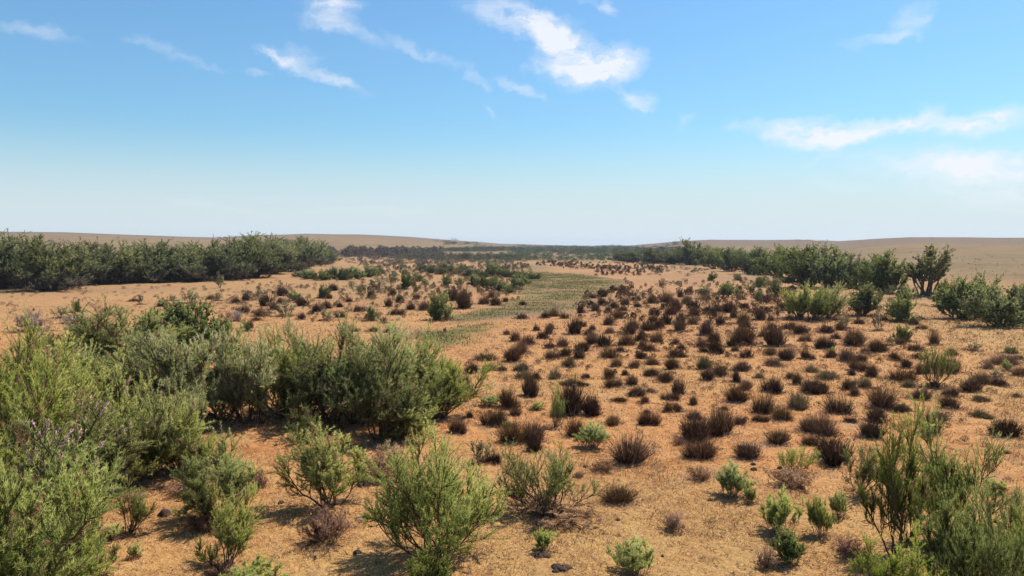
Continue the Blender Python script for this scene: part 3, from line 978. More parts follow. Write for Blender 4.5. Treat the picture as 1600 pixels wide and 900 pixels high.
# ------------------------------------------------------------------ dark tussocks (photo px: x, base y, width, height[, kind])
TUS = '''808 532 22 18;825 537 20 15;817 551 28 18;803 564 30 23;757 561 32 16;739 582 22 15;728 611 26 27;791 522 10 8;838 516 9 10;
858 521 16 14;861 513 14 12;847 528 17 11;895 521 22 24;858 543 17 10;876 540 22 17;863 560 22 17;880 556 19 16;904 559 20 20;908 547 26 14;
932 536 26 20;947 540 22 18;920 523 14 12;955 519 14 10;978 538 26 22;984 520 18 20;953 557 26 18;970 549 16 8;890 572 30 14 o;816 578 24 13 o;
816 590 24 12 o;766 577 24 10 o;785 578 12 7 o;868 590 22 16 o;831 617 30 34;838 592 14 12;892 601 24 12 o;910 602 17 9;915 590 15 8;953 590 22 17;
958 604 24 19;983 600 20 17;987 574 16 13;978 585 11 9;962 572 20 16;993 617 20 14;795 636 36 27;801 648 17 15;887 648 42 46;921 647 32 34;
772 664 34 30;732 652 11 12;714 676 25 25;806 690 42 34;837 688 32 28;833 704 24 22;957 661 30 16;895 679 36 30;964 626 24 8;978 722 54 40;
973 783 50 26;773 722 24 18;146 0 0 0;1146 626 38 25;1189 643 34 33;1218 655 32 23;1245 637 30 22 o;1274 613 38 23;1315 645 42 36;1377 634 44 28;
1433 622 30 20;1491 638 28 18;1488 619 20 16;1517 610 32 19;1529 650 28 14 o;1564 679 48 30;1083 684 54 32;1122 677 46 36;1093 714 52 36;1173 714 36 27;
1212 692 34 22;1262 671 38 26;1289 676 38 32;1268 694 28 15;1367 656 32 22;1357 682 40 24;1448 675 34 32;1013 515 22 16;1031 511 13 14;1060 517 24 24;
1023 533 21 18;1017 547 25 15;1002 544 13 12;1004 559 16 12;1021 568 20 13;1055 575 26 17;1052 557 20 14;1068 557 13 9;1066 545 13 10;1057 537 11 12;
1100 523 24 28;1094 541 19 16;1112 532 20 18;1118 550 30 25;1142 541 15 18;1149 548 12 8 o;1160 527 22 18;1165 537 34 26;1190 525 14 12;1165 558 21 17;
1155 578 27 18;1102 576 25 20 o;1107 593 24 20;1127 587 28 20;1151 596 19 18;1161 608 20 18;1018 586 23 14;1040 595 28 17;1018 612 13 10;1007 628 19 13;
990 618 17 12;1048 624 22 16;1060 615 22 28;1082 631 15 13;1046 643 18 15;1060 642 16 13;1086 653 26 19;1014 662 28 19;1156 662 19 14;1188 657 20 13;
1206 553 19 15;1217 540 30 34;1226 561 23 17;1212 571 24 11;1209 612 34 22;1243 600 19 17;1233 590 15 11;1266 580 19 12 o;1261 560 24 18;1255 532 20 14;
1250 521 28 18;1235 513 17 12;1287 519 20 16;1288 544 25 20;1296 558 18 12;1293 591 28 13 o;1315 515 17 14;1306 528 16 11;1338 539 32 27;1370 548 32 22;
1351 552 17 11;1322 564 24 18;1345 578 34 22;1363 588 18 13;1342 563 18 10;1399 562 22 13;1434 547 22 13;1433 559 14 9;1415 573 26 15;1405 592 44 22;
1435 583 15 16;1449 583 15 14;1458 538 19 23;1486 581 26 23;1487 554 15 11;1563 567 40 16;1541 575 19 11;1592 586 26 16;1538 598 32 20;1566 602 26 11;
1286 613 22 18;1322 607 20 16;1353 605 18 15 o;1335 617 18 13;1420 604 16 11 o;1462 606 17 10;1530 625 22 9 o;1588 619 13 7 o;1328 659 20 11;1398 643 18 12;
1410 537 17 10;1440 513 13 7;1428 507 13 8;925 465 15 9;942 463 20 13;966 453 12 9;978 459 12 8;988 461 11 8;1005 454 10 7;1025 453 10 7;1016 473 16 18;
1044 471 26 22;1062 463 11 10;1077 474 14 16;1088 481 16 16;1085 493 16 16;1082 506 18 16;1111 490 17 14;1122 486 11 15;1058 485 22 20;1044 491 20 16;
1043 506 20 18;1062 503 15 18;1030 512 14 14;1020 491 12 14;1020 503 14 14;1142 487 24 20;1163 481 13 9;1185 499 20 26;1158 505 19 18;1148 496 12 14;
1128 506 18 20;1168 512 16 14;1206 515 20 13;940 476 15 12;930 485 16 14;951 487 13 11;962 481 14 12;970 497 14 17;975 485 13 10;978 475 16 14;
992 469 15 11;998 479 11 9;953 507 20 16;938 509 9 8;981 522 16 18;992 512 19 16;953 520 14 9;908 509 15 11;925 515 11 9;996 532 17 11;1002 525 11 10;
1098 549 16 10;815 476 14 8;824 477 10 7;815 497 18 9;850 496 16 10;866 493 17 12;882 497 13 10;911 488 12 8;837 506 8 6;662 484 20 15;708 469 19 17;
723 481 28 28;754 474 19 15;777 476 17 15;768 464 13 10;790 471 11 9;700 459 10 9;651 467 9 9;379 488 20 11;385 466 11 12;418 477 19 19;427 483 15 13;
443 461 18 16;440 473 15 9;475 477 19 11;465 472 13 11;470 498 13 10;406 493 19 11;402 500 13 8;388 512 13 20;520 453 19 11;512 466 11 8;495 486 17 14;
508 481 15 13;487 490 10 8;530 479 12 9;530 495 15 11;566 453 12 12;547 471 11 8;580 465 16 14;560 486 13 11;570 485 10 8;613 460 11 12;606 478 13 13;
596 469 9 7;626 472 13 11;618 480 10 7;613 491 13 9;623 491 15 9;640 483 13 13;650 466 10 9;169 492 20 15;251 478 17 12;207 470 15 6;386 469 13 11;
368 473 17 8;330 467 13 9;580 517 15 8;610 518 17 10;545 516 26 9 o;612 504 9 5;1160 467 12 8;1036 463 9 8;1060 457 9 6;1225 480 14 9;1205 500 14 9;
1250 497 12 9;1232 500 12 9;1380 500 12 8;1340 505 14 9;1440 498 14 6;672 518 8 5;700 520 9 6;645 522 10 5;600 560 0 0;1410 640 22 12 o;1470 655 26 12 o;
1090 760 0 0;1502 690 0 0;1330 585 12 8;1185 590 14 8 o;1590 560 12 7;1010 645 14 8;1130 640 12 9;940 580 12 6 o;900 585 12 6 o;850 575 12 6 o'''
GT = 'dark tussocks scattered on the sand'
tl = []
for row in TUS.replace('\n', '').split(';'):
    q = row.split()
    if len(q) < 4 or float(q[2]) == 0:
        continue
    tl.append((float(q[0]), float(q[1]), float(q[2]), float(q[3]), len(q) > 4))
tl.sort(key=lambda t: -t[2] * t[3])
print('TUSSOCKS', len(tl))
for (x, y, ww, hh, ol) in tl[:298]:
    big = ww >= 24 or y > 560
    k = 'tus_olive' if ol else ('tus' if big else 'tus_far')
    br = (not ol) and (int(x * 7 + y * 3) % 10 < 3)
    if br:
        k = 'tus_brown'
    asp = hh / ww
    shape = 'flat' if asp < .55 else ('tall' if asp > .98 else ('domed' if asp < .8 else 'rounded'))
    size = 'large' if ww > 38 else ('small' if ww < 17 else '')
    colr = 'olive brown' if ol else ('rusty brown' if br else 'dark')
    put(k, 'olive_tussock' if ol else ('brown_tussock' if br else 'dark_tussock'), 'tussock', x, y + 1, ww * random.uniform(.88, 1.12), hh * random.uniform(1.0, 1.35), look=' '.join(s for s in (size, shape, colr, 'tussock') if s),
        group=GT, parts=ww >= 26)

# ------------------------------------------------------------------ small field shrubs (x, base y, w, h, kind)
FIELD = [(406, 468, 18, 19, 'twiggy'), (446, 494, 26, 22, 'twiggy'), (462, 470, 20, 15, 'leafy'), (370, 502, 18, 15, 'pale'),
         (505, 466, 18, 20, 'leafy'), (550, 451, 14, 12, 'twiggy'), (592, 453, 24, 20, 'twiggy'), (119, 488, 14, 17, 'leafy'),
         (220, 476, 10, 14, 'twiggy'), (297, 474, 22, 20, 'twiggy'), (386, 518, 14, 14, 'leafy'), (341, 470, 14, 13, 'twiggy'),
         (560, 460, 16, 16, 'twiggy'), (613, 448, 18, 26, 'twiggy'), (665, 449, 20, 14, 'twiggy'), (697, 447, 18, 18, 'leafy'),
         (720, 450, 16, 16, 'twiggy'), (742, 448, 20, 18, 'leafy'), (757, 450, 19, 17, 'leafy'), (771, 449, 18, 15, 'leafy'),
         (783, 455, 22, 15, 'leafy'), (795, 458, 17, 13, 'leafy'), (807, 452, 26, 21, 'leafy'), (820, 444, 18, 13, 'leafy'),
         (829, 436, 20, 12, 'leafy'), (768, 432, 26, 20, 'leafy'), (840, 436, 10, 8, 'leafy'),
         (1137, 464, 27, 20, 'leafy'), (1173, 457, 18, 17, 'twiggy'), (1189, 449, 18, 16, 'leafy'), (1210, 460, 17, 24, 'leafy'),
         (1100, 467, 22, 20, 'twiggy'), (1187, 471, 15, 16, 'leafy'), (1112, 439, 12, 14, 'leafy'), (1152, 438, 14, 10, 'leafy'),
         (1036, 450, 14, 15, 'twiggy'), (1320, 513, 18, 20, 'twiggy'), (1372, 517, 16, 34, 'twiggy'), (1426, 507, 14, 11, 'leafy'),
         (1415, 466, 26, 18, 'leafy'), (1395, 460, 18, 14, 'twiggy'), (1472, 458, 22, 20, 'leafy'), (1520, 548, 22, 14, 'twiggy'),
         (1580, 552, 16, 10, 'leafy'), (1390, 540, 12, 16, 'twiggy'), (1290, 470, 18, 12, 'twiggy'), (1060, 446, 12, 8, 'twiggy'),
         (482, 436, 26, 14, 'leafy'), (503, 438, 26, 15, 'leafy'), (522, 436, 26, 18, 'leafy'), (541, 437, 28, 18, 'leafy'),
         (560, 436, 26, 16, 'leafy'), (578, 433, 22, 17, 'leafy'), (592, 430, 18, 12, 'leafy'), (468, 433, 20, 9, 'leafy'),
         (612, 434, 16, 9, 'twiggy'), (630, 430, 16, 8, 'twiggy'), (648, 432, 14, 8, 'twiggy'),
         (600, 505, 12, 10, 'twiggy'), (1240, 462, 14, 10, 'twiggy'), (1555, 590, 20, 14, 'twiggy'), (1520, 600, 14, 10, 'twiggy'),
         (1338, 600, 12, 8, 'twiggy'), (1300, 555, 10, 12, 'bright'), (1480, 576, 12, 8, 'bright'), (1575, 580, 12, 16, 'bright'),
         (795, 668, 14, 10, 'bright'), (838, 640, 20, 12, 'bright'), (700, 760, 20, 18, 'dead'), (1062, 695, 16, 10, 'dead'),
         (905, 745, 16, 8, 'dead'), (625, 470, 10, 10, 'leafy'), (655, 440, 14, 10, 'leafy'), (270, 470, 10, 10, 'twiggy'),
         (1560, 770, 30, 20, 'bright'), (1440, 770, 30, 26, 'dead')]
lk = dict(twiggy='sparse twiggy shrub', leafy='leafy green shrub', pale='pale dead shrub', bright='light green tuft', dead='brown dry tuft')
for x, y, ww, hh, k in FIELD:
    put(k, {'twiggy': 'twiggy_shrub', 'leafy': 'leafy_shrub', 'pale': 'dead_shrub', 'bright': 'shrub', 'dead': 'dead_shrub'}[k],
        'dead shrub' if k in ('pale', 'dead') else 'shrub', x, y, ww * 1.05, hh * 1.05, look=lk[k],
        group='dry dead shrubs on the sand' if k in ('pale', 'dead') else 'green shrubs scattered on the sand', parts=ww >= 20)

# dark low row beyond the left field
for i, (x, y) in enumerate([(660, 425), (674, 427), (689, 429), (702, 426), (716, 428), (731, 432), (745, 430), (757, 434), (777, 432), (790, 433), (803, 434), (816, 435), (697, 423), (724, 424), (782, 426)]):
    put('fartree', 'dark_shrub', 'shrub', x, y, 20, 11, look='blackish low shrub', group='blackish low shrubs in a row beyond the left field')

# ------------------------------------------------------------------ right belt
RB = [('leafy', 1242, 440, 52, 46), ('leafy', 1266, 449, 58, 56), ('leafy', 1296, 451, 56, 56), ('leafy', 1318, 449, 34, 42),
      ('fartree', 1333, 450, 26, 46), ('leafy', 1360, 453, 40, 46), ('leafy', 1382, 458, 52, 55),
      ('tam', 1246, 498, 38, 46), ('tam', 1268, 501, 38, 46), ('tam_dense', 1293, 498, 42, 48), ('leafy', 1348, 493, 40, 42),
      ('leafy', 1408, 502, 40, 40), ('leafy', 1502, 498, 60, 54), ('leafy', 1482, 480, 34, 32), ('leafy', 1530, 490, 44, 52),
      ('leafy', 1556, 511, 60, 56), ('leafy', 1596, 494, 46, 44), ('leafy', 1195, 430, 34, 32), ('leafy', 1168, 428, 34, 30),
      ('leafy', 1143, 424, 34, 32), ('leafy', 1116, 420, 32, 26), ('fartree', 1080, 414, 40, 34), ('fartree', 1052, 413, 30, 22),
      ('fartree', 1022, 412, 34, 22), ('fartree', 992, 410, 30, 18), ('leafy', 1228, 420, 40, 30), ('leafy', 1100, 412, 30, 22),
      ('fartree', 970, 408, 26, 16), ('leafy', 1182, 416, 36, 26), ('leafy', 1155, 413, 34, 22), ('leafy', 1285, 425, 50, 34),
      ('leafy', 1128, 410, 30, 20), ('leafy', 1255, 420, 36, 24), ('fartree', 1620, 505, 60, 50)]
for k, x, y, ww, hh in RB:
    put(k, 'belt_bush', 'bush', x, y, ww * 1.22, hh * 1.1, look={'leafy': 'rounded leafy green bush', 'tam': 'feathery light green bush', 'tam_dense': 'bright feathery green bush', 'fartree': 'dark grey green bush'}[k],
        group='bushes of the right belt', parts=True)

# ------------------------------------------------------------------ left belt
LB = [(-45, 452, 90, 82), (-5, 450, 80, 80), (34, 450, 84, 80), (75, 455, 82, 80), (112, 446, 74, 66), (146, 444, 70, 64), (178, 443, 72, 62),
      (210, 442, 70, 60), (240, 441, 70, 58), (268, 440, 70, 60), (296, 440, 66, 58), (322, 437, 60, 54), (345, 438, 66, 62), (372, 435, 66, 62),
      (398, 434, 72, 62), (424, 428, 62, 56), (444, 424, 60, 52), (464, 420, 54, 46), (484, 416, 48, 38), (502, 413, 38, 28), (514, 410, 26, 20),
      (20, 436, 90, 58), (90, 432, 90, 54), (165, 430, 84, 48), (225, 430, 80, 46), (285, 428, 80, 46), (350, 426, 80, 50), (405, 420, 76, 50),
      (445, 414, 70, 42), (480, 408, 50, 30), (55, 448, 60, 60), (130, 440, 60, 50)]
for x, y, ww, hh in LB:
    put('fartree', 'belt_tree', 'tree', x, y, ww * 1.2, hh * .97, look='dark grey green tree', group='trees of the left belt', parts=True)


# ------------------------------------------------------------------ clods, stones, litter
def lump(name, seed, mat, px, py, wpx, hpx, label, cat, group=None, n=1, ragged=.35):
    rng = np.random.default_rng(seed)
    g = ground(px, py)
    m = g[1] / F
    import bmesh
    VV, FF, off = [], [], 0
    for q in range(n):
        bm = bmesh.new()
        bmesh.ops.create_icosphere(bm, subdivisions=3, radius=1)
        V = np.array([v.co[:] for v in bm.verts])
        Fc = np.array([[v.index for v in f.verts] for f in bm.faces])
        bm.free()
        s = rng.random(3) * 50
        d = 1 + ragged * (fbm(V[:, 0] * 1.7 + s[0] + V[:, 2], V[:, 1] * 1.7 + s[1] - V[:, 2], seed, 3) - .5) * 2.4
        V = V * d[:, None]
        k = 1 if n == 1 else rng.uniform(.25, .6)
        V = V * np.array([wpx * m / 2, wpx * m / 2 * .8, hpx * m / 2 * 1.3]) * k
        V[:, 2] = np.maximum(V[:, 2], -.01) + .0
        if n > 1:
            V += np.array([rng.normal() * wpx * m * .3, rng.normal() * wpx * m * .25, 0])
        VV.append(V)
        FF.append(Fc + off)
        off += len(V)
    me = mesh_np(name, np.concatenate(VV), [np.concatenate(FF)], [M[mat]])
    o = link(name, me, loc=g)
    o['label'] = label
    o['category'] = cat
    if group:
        o['group'] = group
    return o


CL = [(256, 806, 18, 16, 1, 'black lump lying on open straw beside the pink flowering bush'),
      (559, 864, 16, 8, 1, 'dark flat clod left of the central bush\'s shadow'),
      (845, 869, 26, 9, 1, 'flat black clod at the bottom, below the small pale plant'),
      (872, 888, 36, 18, 7, 'crumbled pile of dark dung at the bottom centre'),
      (915, 730, 9, 5, 1, 'small dark clod right of the spreading shrub'),
      (917, 823, 11, 5, 1, 'small dark clod on open ground between the dry tufts'),
      (965, 814, 7, 7, 1, 'tiny upright dark clod right of the flat small clod'),
      (1177, 726, 9, 5, 1, 'upper clod of the pair left of the sparse green shrub'),
      (1178, 734, 10, 6, 1, 'lower clod of the pair left of the sparse green shrub'),
      (1218, 733, 9, 7, 1, 'dark round clod touching the reddish dead mat'),
      (1252, 763, 12, 7, 1, 'dark clod at the right foot of the reddish dead mat'),
      (439, 786, 9, 6, 1, 'small dark clod on sand left of the dry brown tussock'),
      (492, 872, 5, 6, 1, 'tiny black clod on bare straw left of the flat clod'),
      (1130, 703, 14, 6, 2, 'dark clod right of the low tussock pair'),
      (695, 518, 6, 7, 1, 'black speck of a stone on the bare creek bed'),
      (1573, 708, 12, 6, 1, 'flat dark stone near the right edge'),
      (431, 697, 7, 5, 1, 'small stone on sand in front of the thicket'),
      (380, 678, 7, 5, 1, 'lone small stone left of the small bush on bare sand'),
      (1035, 870, 5, 5, 1, 'tiny dark clod near the bottom edge right of the tufted shrub')]
for i, (x, y, ww, hh, n, lab) in enumerate(CL):
    lump('dung_pile' if n == 7 else 'dark_clod', 500 + i, 'clod', x, y, ww, hh, lab, 'dung' if n == 7 else 'clod', 'dark clods lying on the sand', n)
lump('pale_stone', 540, 'stone', 562, 812, 15, 6, 'flat grey pink stone between the brown tussock and central bush', 'stone')
lump('stone_heap', 541, 'clod', 572, 758, 26, 16, 'dark heap of crumbled dung left of the central bush\'s crown', 'dung', None, 8)
lump('litter_scrap', 542, 'litter', 896, 603, 9, 5, 'small white scrap of litter between two low tussocks', 'litter', None, 1, .5)


# a bare branch trailing from the tall tamarisk
def trailing(pts, r0, r1, name, label):
    W_ = np.array([np.array([0, 0, CAM_H]) + px_dir(x, y) * t for x, y, t in pts])
    V, Q = tubes([(W_, r0, r1)], 6)
    o0 = W_[0].copy()
    me = mesh_np(name, V - o0, [Q], [M['bark']], smooth=True)
    o = link(name, me, loc=o0)
    o['label'] = label
    o['category'] = 'branch'


gb = ground(1390, 842)
gs = [ground(x, y) for x, y in ((1362, 800), (1345, 796), (1325, 800), (1312, 806))]
W_ = np.array([g_ + np.array([0, 0, h_]) for g_, h_ in zip(gs, (.14, .16, .10, .02))])
V, Q = tubes([(W_, .014, .006)], 6)
o = link('fallen_branch', mesh_np('fallen_branch', V - W_[0], [Q], [M['bark']], smooth=True), loc=W_[0])
o['label'] = 'dark bare twig trailing left from the tall open tamarisk'
o['category'] = 'branch'
gs = [ground(x, y) for x, y in ((418, 790), (428, 784), (438, 785), (444, 790))]
W_ = np.array([g_ + np.array([0, 0, .02]) for g_ in gs])

# ------------------------------------------------------------------ far track on the right hill
tp = [(1238, 374.6), (1252, 375.2), (1266, 375.9), (1282, 377.2)]
rows = []
for x, y in tp:
    u = (x - 800) / F
    ys = np.linspace(300, 660, 400)
    zz = terrain(u * ys, ys)
    pyy = HOR - (zz - CAM_H) / ys * F
    i = int(np.argmin(np.abs(pyy - y)))
    rows.append(np.array([u * ys[i], ys[i], zz[i]]))
rows = np.array(rows)
L_, R_ = [], []
for i, p_ in enumerate(rows):
    w_ = [14, 16, 14, 8][i]
    a_ = np.array([p_[0], p_[1] - w_, 0])
    b_ = np.array([p_[0], p_[1] + w_, 0])
    a_[2] = terrain(a_[0], a_[1]) + .35
    b_[2] = terrain(b_[0], b_[1]) + .35
    L_.append(a_)
    R_.append(b_)
V = np.array(L_ + R_)
k = len(rows)
Q = np.array([[i, i + 1, i + 1 + k, i + k] for i in range(k - 1)])
tr = link('dirt_track', mesh_np('dirt_track', V, [Q], [rough_mat('pale_dirt', (.55, .42, .32), (.66, .52, .42), .3)]))
tr['kind'] = 'structure'


# ------------------------------------------------------------------ uncountable growth
def scatter(px0, px1, y0, y1, n, rng, pw=1.0):
    x = rng.uniform(px0, px1, n)
    y = y0 + (y1 - y0) * rng.random(n) ** pw
    return x, y


def ground_many(px, py):
    """vectorised ground()"""
    c, s = math.cos(math.pi / 2 - PITCH), math.sin(math.pi / 2 - PITCH)
    dx, a, b = (px - 800) / F, (450 - py) / F, -1.0
    D = np.stack([dx, a * c - b * s, a * s + b * c], -1)
    z = np.zeros(len(px))
    for i in range(14):
        t = (z - CAM_H) / np.minimum(D[:, 2], -1e-4)
        p = np.array([0, 0, CAM_H]) + D * t[:, None]
        zt = terrain(p[:, 0], p[:, 1])
        z = zt if i < 3 else .5 * z + .5 * zt
    p[:, 2] = terrain(p[:, 0], p[:, 1])
    return p


def stuff(name, V, Fc, mat, tint, label=None):
    o = link(name, mesh_np(name, V, [Fc], [mat] if not isinstance(mat, list) else mat, tint=tint))
    o['kind'] = 'stuff'
    if label:
        o['label'] = label
    return o


# dry grass: short broken straw lying and standing on the sand
rng = np.random.default_rng(77)
n = 620000
rr_ = 9.5 * (75 / 9.5) ** (rng.random(n) ** 1.1)
aa_ = rng.uniform(-R(42), R(42), n)
X, Y = rr_ * np.sin(aa_), rr_ * np.cos(aa_)
dens = fbm(X / 1.1, Y / 1.1, 61, 4) * .6 + fbm(X / .3, Y / .3, 62, 2) * .4
g_, mud_, s_, hill_, grey_ = masks(X, Y)
keep = rng.random(n) < np.clip((dens - .44) * 5 + s_ * .35, .12, 1) * (1 - .7 * mud_)
X, Y, dens, g_ = X[keep], Y[keep], dens[keep], g_[keep]
n = len(X)
Rr = np.hypot(X, Y)
Z = terrain(X, Y) + .002
tl_ = np.radians(np.clip(rng.normal(58, 24, n), 5, 88))
a = rng.random(n) * 2 * np.pi
D = np.stack([np.sin(tl_) * np.cos(a), np.sin(tl_) * np.sin(a), np.cos(tl_)], -1)
sz = np.clip(Rr / 14, 1, 3.2)
V, Fc = blades(rng, np.stack([X, Y, Z], -1), D, rng.uniform(.03, .10, n) * sz ** .5, rng.uniform(.006, .012, n) * sz)
stuff('dry_grass', V, Fc, M['straw'], np.repeat(np.clip(rng.normal(.5, .25, n), 0, 1), 3), 'short broken straw lying over the orange sand')
print('STRAW', n)

# grey green and dull low cover in small patches
n = 160000
rr_ = 9.5 * (110 / 9.5) ** rng.random(n)
aa_ = rng.uniform(-R(42), R(42), n)
X, Y = rr_ * np.sin(aa_), rr_ * np.cos(aa_)
dens = fbm(X / 1.6, Y / 1.6, 91, 4) * .55 + fbm(X / .35, Y / .35, 92, 2) * .45
g_, mud_, s_, hill_, grey_ = masks(X, Y)
right = np.clip((X - 5 - Y * .25) / 8, 0, 1)
keep = rng.random(n) < np.clip((dens - .58 + .09 * right + .05 * mud_) * 8, 0, 1)
X, Y = X[keep], Y[keep]
n = len(X)
Rr = np.hypot(X, Y)
Z = terrain(X, Y)
tl_ = np.radians(np.abs(rng.normal(0, 38, n)))
a = rng.random(n) * 2 * np.pi
D = np.stack([np.sin(tl_) * np.cos(a), np.sin(tl_) * np.sin(a), np.cos(tl_)], -1)
sz = np.clip(Rr / 14, 1, 3.5)
V, Fc = blades(rng, np.stack([X, Y, Z], -1), D, rng.uniform(.04, .11, n) * sz ** .6, rng.uniform(.008, .014, n) * sz)
stuff('ground_cover', V, Fc, M['cover'], np.repeat(np.clip(rng.normal(.4, .25, n), 0, 1), 3), 'low grey green growth in small patches')
print('COVER', n)

# soil crumbs
n = 14000
rr_ = 10 * (45 / 10) ** rng.random(n)
aa_ = rng.uniform(-R(40), R(40), n)
X, Y = rr_ * np.sin(aa_), rr_ * np.cos(aa_)
dens = fbm(X / 1.3, Y / 1.3, 17, 3)
keep = dens > .52
X, Y = X[keep], Y[keep]
n = len(X)
base = np.array([[1, 0, 0], [0, 1, 0], [-1, 0, 0], [0, -1, 0], [0, 0, .7]])
tri = np.array([[0, 1, 4], [1, 2, 4], [2, 3, 4], [3, 0, 4]])
szr = (rng.random(n) ** 3 * .03 + .008)
rot = rng.random(n) * 6.28
V = base[None] * szr[:, None, None] * rng.uniform(.6, 1.3, (n, 5, 3))
V = np.stack([V[..., 0] * np.cos(rot)[:, None] - V[..., 1] * np.sin(rot)[:, None], V[..., 0] * np.sin(rot)[:, None] + V[..., 1] * np.cos(rot)[:, None], V[..., 2]], -1)
V += np.stack([X, Y, terrain(X, Y)], -1)[:, None]
Fc = (tri[None] + (np.arange(n) * 5)[:, None, None]).reshape(-1, 3)
stuff('soil_crumbs', V.reshape(-1, 3), Fc, M['dead'], np.repeat(rng.random(n) * .6, 5), 'small crumbs of soil and dry droppings')

# dead twigs and trampled bits round the tussocks
rng = np.random.default_rng(303)
sp = np.array(SPOTS)
sp = sp[(sp[:, 1] < 75) & (sp[:, 1] > 9)]
cnt = np.clip((sp[:, 2] * 600).astype(int), 45, 700)
idx = np.repeat(np.arange(len(sp)), cnt)
a = rng.random(len(idx)) * 2 * np.pi
r_ = sp[idx, 2] * np.abs(rng.normal(.85, .45, len(idx)))
X, Y = sp[idx, 0] + r_ * np.cos(a), sp[idx, 1] + r_ * np.sin(a)
# and loose ones anywhere
n = 26000
rr_ = 10 * (60 / 10) ** rng.random(n)
aa_ = rng.uniform(-R(40), R(40), n)
X2, Y2 = rr_ * np.sin(aa_), rr_ * np.cos(aa_)
k2 = (fbm(X2 / 1.0, Y2 / 1.0, 118, 4) > .56)
X, Y = np.concatenate([X, X2[k2]]), np.concatenate([Y, Y2[k2]])
n = len(X)
tl_ = np.radians(np.clip(rng.normal(66, 22, n), 5, 89))
a = rng.random(n) * 2 * np.pi
D = np.stack([np.sin(tl_) * np.cos(a), np.sin(tl_) * np.sin(a), np.cos(tl_)], -1)
sz = np.clip(np.hypot(X, Y) / 16, 1, 3)
V, Fc = blades(rng, np.stack([X, Y, terrain(X, Y) + .005], -1), D, rng.uniform(.05, .17, n) * sz ** .4, rng.uniform(.008, .016, n) * sz)
M['litter_twig'] = foliage_mat('litter_twig', [(.06, .03, .018), (.15, .075, .04), (.30, .17, .09), (.55, .38, .22)], .1, 0)
stuff('twig_litter', V, Fc, M['litter_twig'], np.repeat(rng.random(n), 3), 'dead twigs and crumbs strewn round the tussocks')
print('TWIGS', n)

# meadow grass
n = 150000
bx = MEADOW
lo, hi = bx.min(0) - 3, bx.max(0) + 3
X = rng.uniform(lo[0], hi[0], n)
Y = rng.uniform(lo[1], hi[1], n)
X = np.concatenate([X, rng.uniform(MEADOW2[:, 0].min(), MEADOW2[:, 0].max(), 9000)])
Y = np.concatenate([Y, rng.uniform(MEADOW2[:, 1].min(), MEADOW2[:, 1].max(), 9000)])
n = len(X)
g_, mud_, s_, hill_, grey_ = masks(X, Y)
keep = rng.random(n) < np.clip(g_ - .15, 0, 1) * np.clip((fbm(X / 2.2, Y / .9, 71, 4) - .38) * 5, 0, 1)
X, Y = X[keep], Y[keep]
n = len(X)
tl_ = np.radians(np.abs(rng.normal(0, 35, n)))
a = rng.random(n) * 2 * np.pi
D = np.stack([np.sin(tl_) * np.cos(a), np.sin(tl_) * np.sin(a), np.cos(tl_)], -1)
V, Fc = blades(rng, np.stack([X, Y, terrain(X, Y)], -1), D, rng.uniform(.06, .16, n), rng.uniform(.04, .08, n))
stuff('meadow_grass', V, Fc, M['meadow'], np.repeat(np.clip(rng.normal(.45, .22, n), 0, 1), 3), 'short green grass growing along the damp creek bed')
print('MEADOW', n)


def scrub(name, boxes, mat, label, seed):
    """far scrub that reads as one mass: clumps of leaf faces"""
    rng = np.random.default_rng(seed)
    Vs, Fs, Ts, off = [], [], [], 0
    for (x0, x1, y0, y1, cnt, hpx, wpx) in boxes:
        px, py = scatter(x0, x1, y0, y1, cnt, rng)
        G = ground_many(px, py)
        ok_ = poly_mask(MEADOW, G[:, 0], G[:, 1], 1.0) < .5
        G = G[ok_]
        cnt = len(G)
        m = G[:, 1] / F
        h = hpx * m * rng.uniform(.35, 1.25, cnt)
        wd = wpx * m * rng.uniform(.6, 1.3, cnt)
        k = 90
        th = rng.random((cnt, k)) * 6.28
        rr = rng.random((cnt, k)) ** .5
        zz = rng.random((cnt, k)) ** .8
        prof = np.sqrt(np.clip(1 - (zz - .35) ** 2 / .5, 0.05, 1))
        B = np.stack([rr * np.cos(th) * prof * wd[:, None] / 2, rr * np.sin(th) * prof * wd[:, None] / 2, zz * h[:, None] * .9], -1) + G[:, None]
        B = B.reshape(-1, 3)
        n = len(B)
        D = unit(rng.normal(size=(n, 3)) + np.array([0, 0, .7]))
        sz = np.repeat(h, k)
        V, Fc = blades(rng, B, D, sz * rng.uniform(.2, .42, n), sz * rng.uniform(.09, .19, n))
        Vs.append(V)
        Fs.append(Fc + off)
        off += len(V)
        t = np.repeat(rng.random(cnt), k) * .6 + rng.random(n) * .4
        Ts.append(np.repeat(t, 3))
    stuff(name, np.concatenate(Vs), np.concatenate(Fs), mat, np.concatenate(Ts), label)


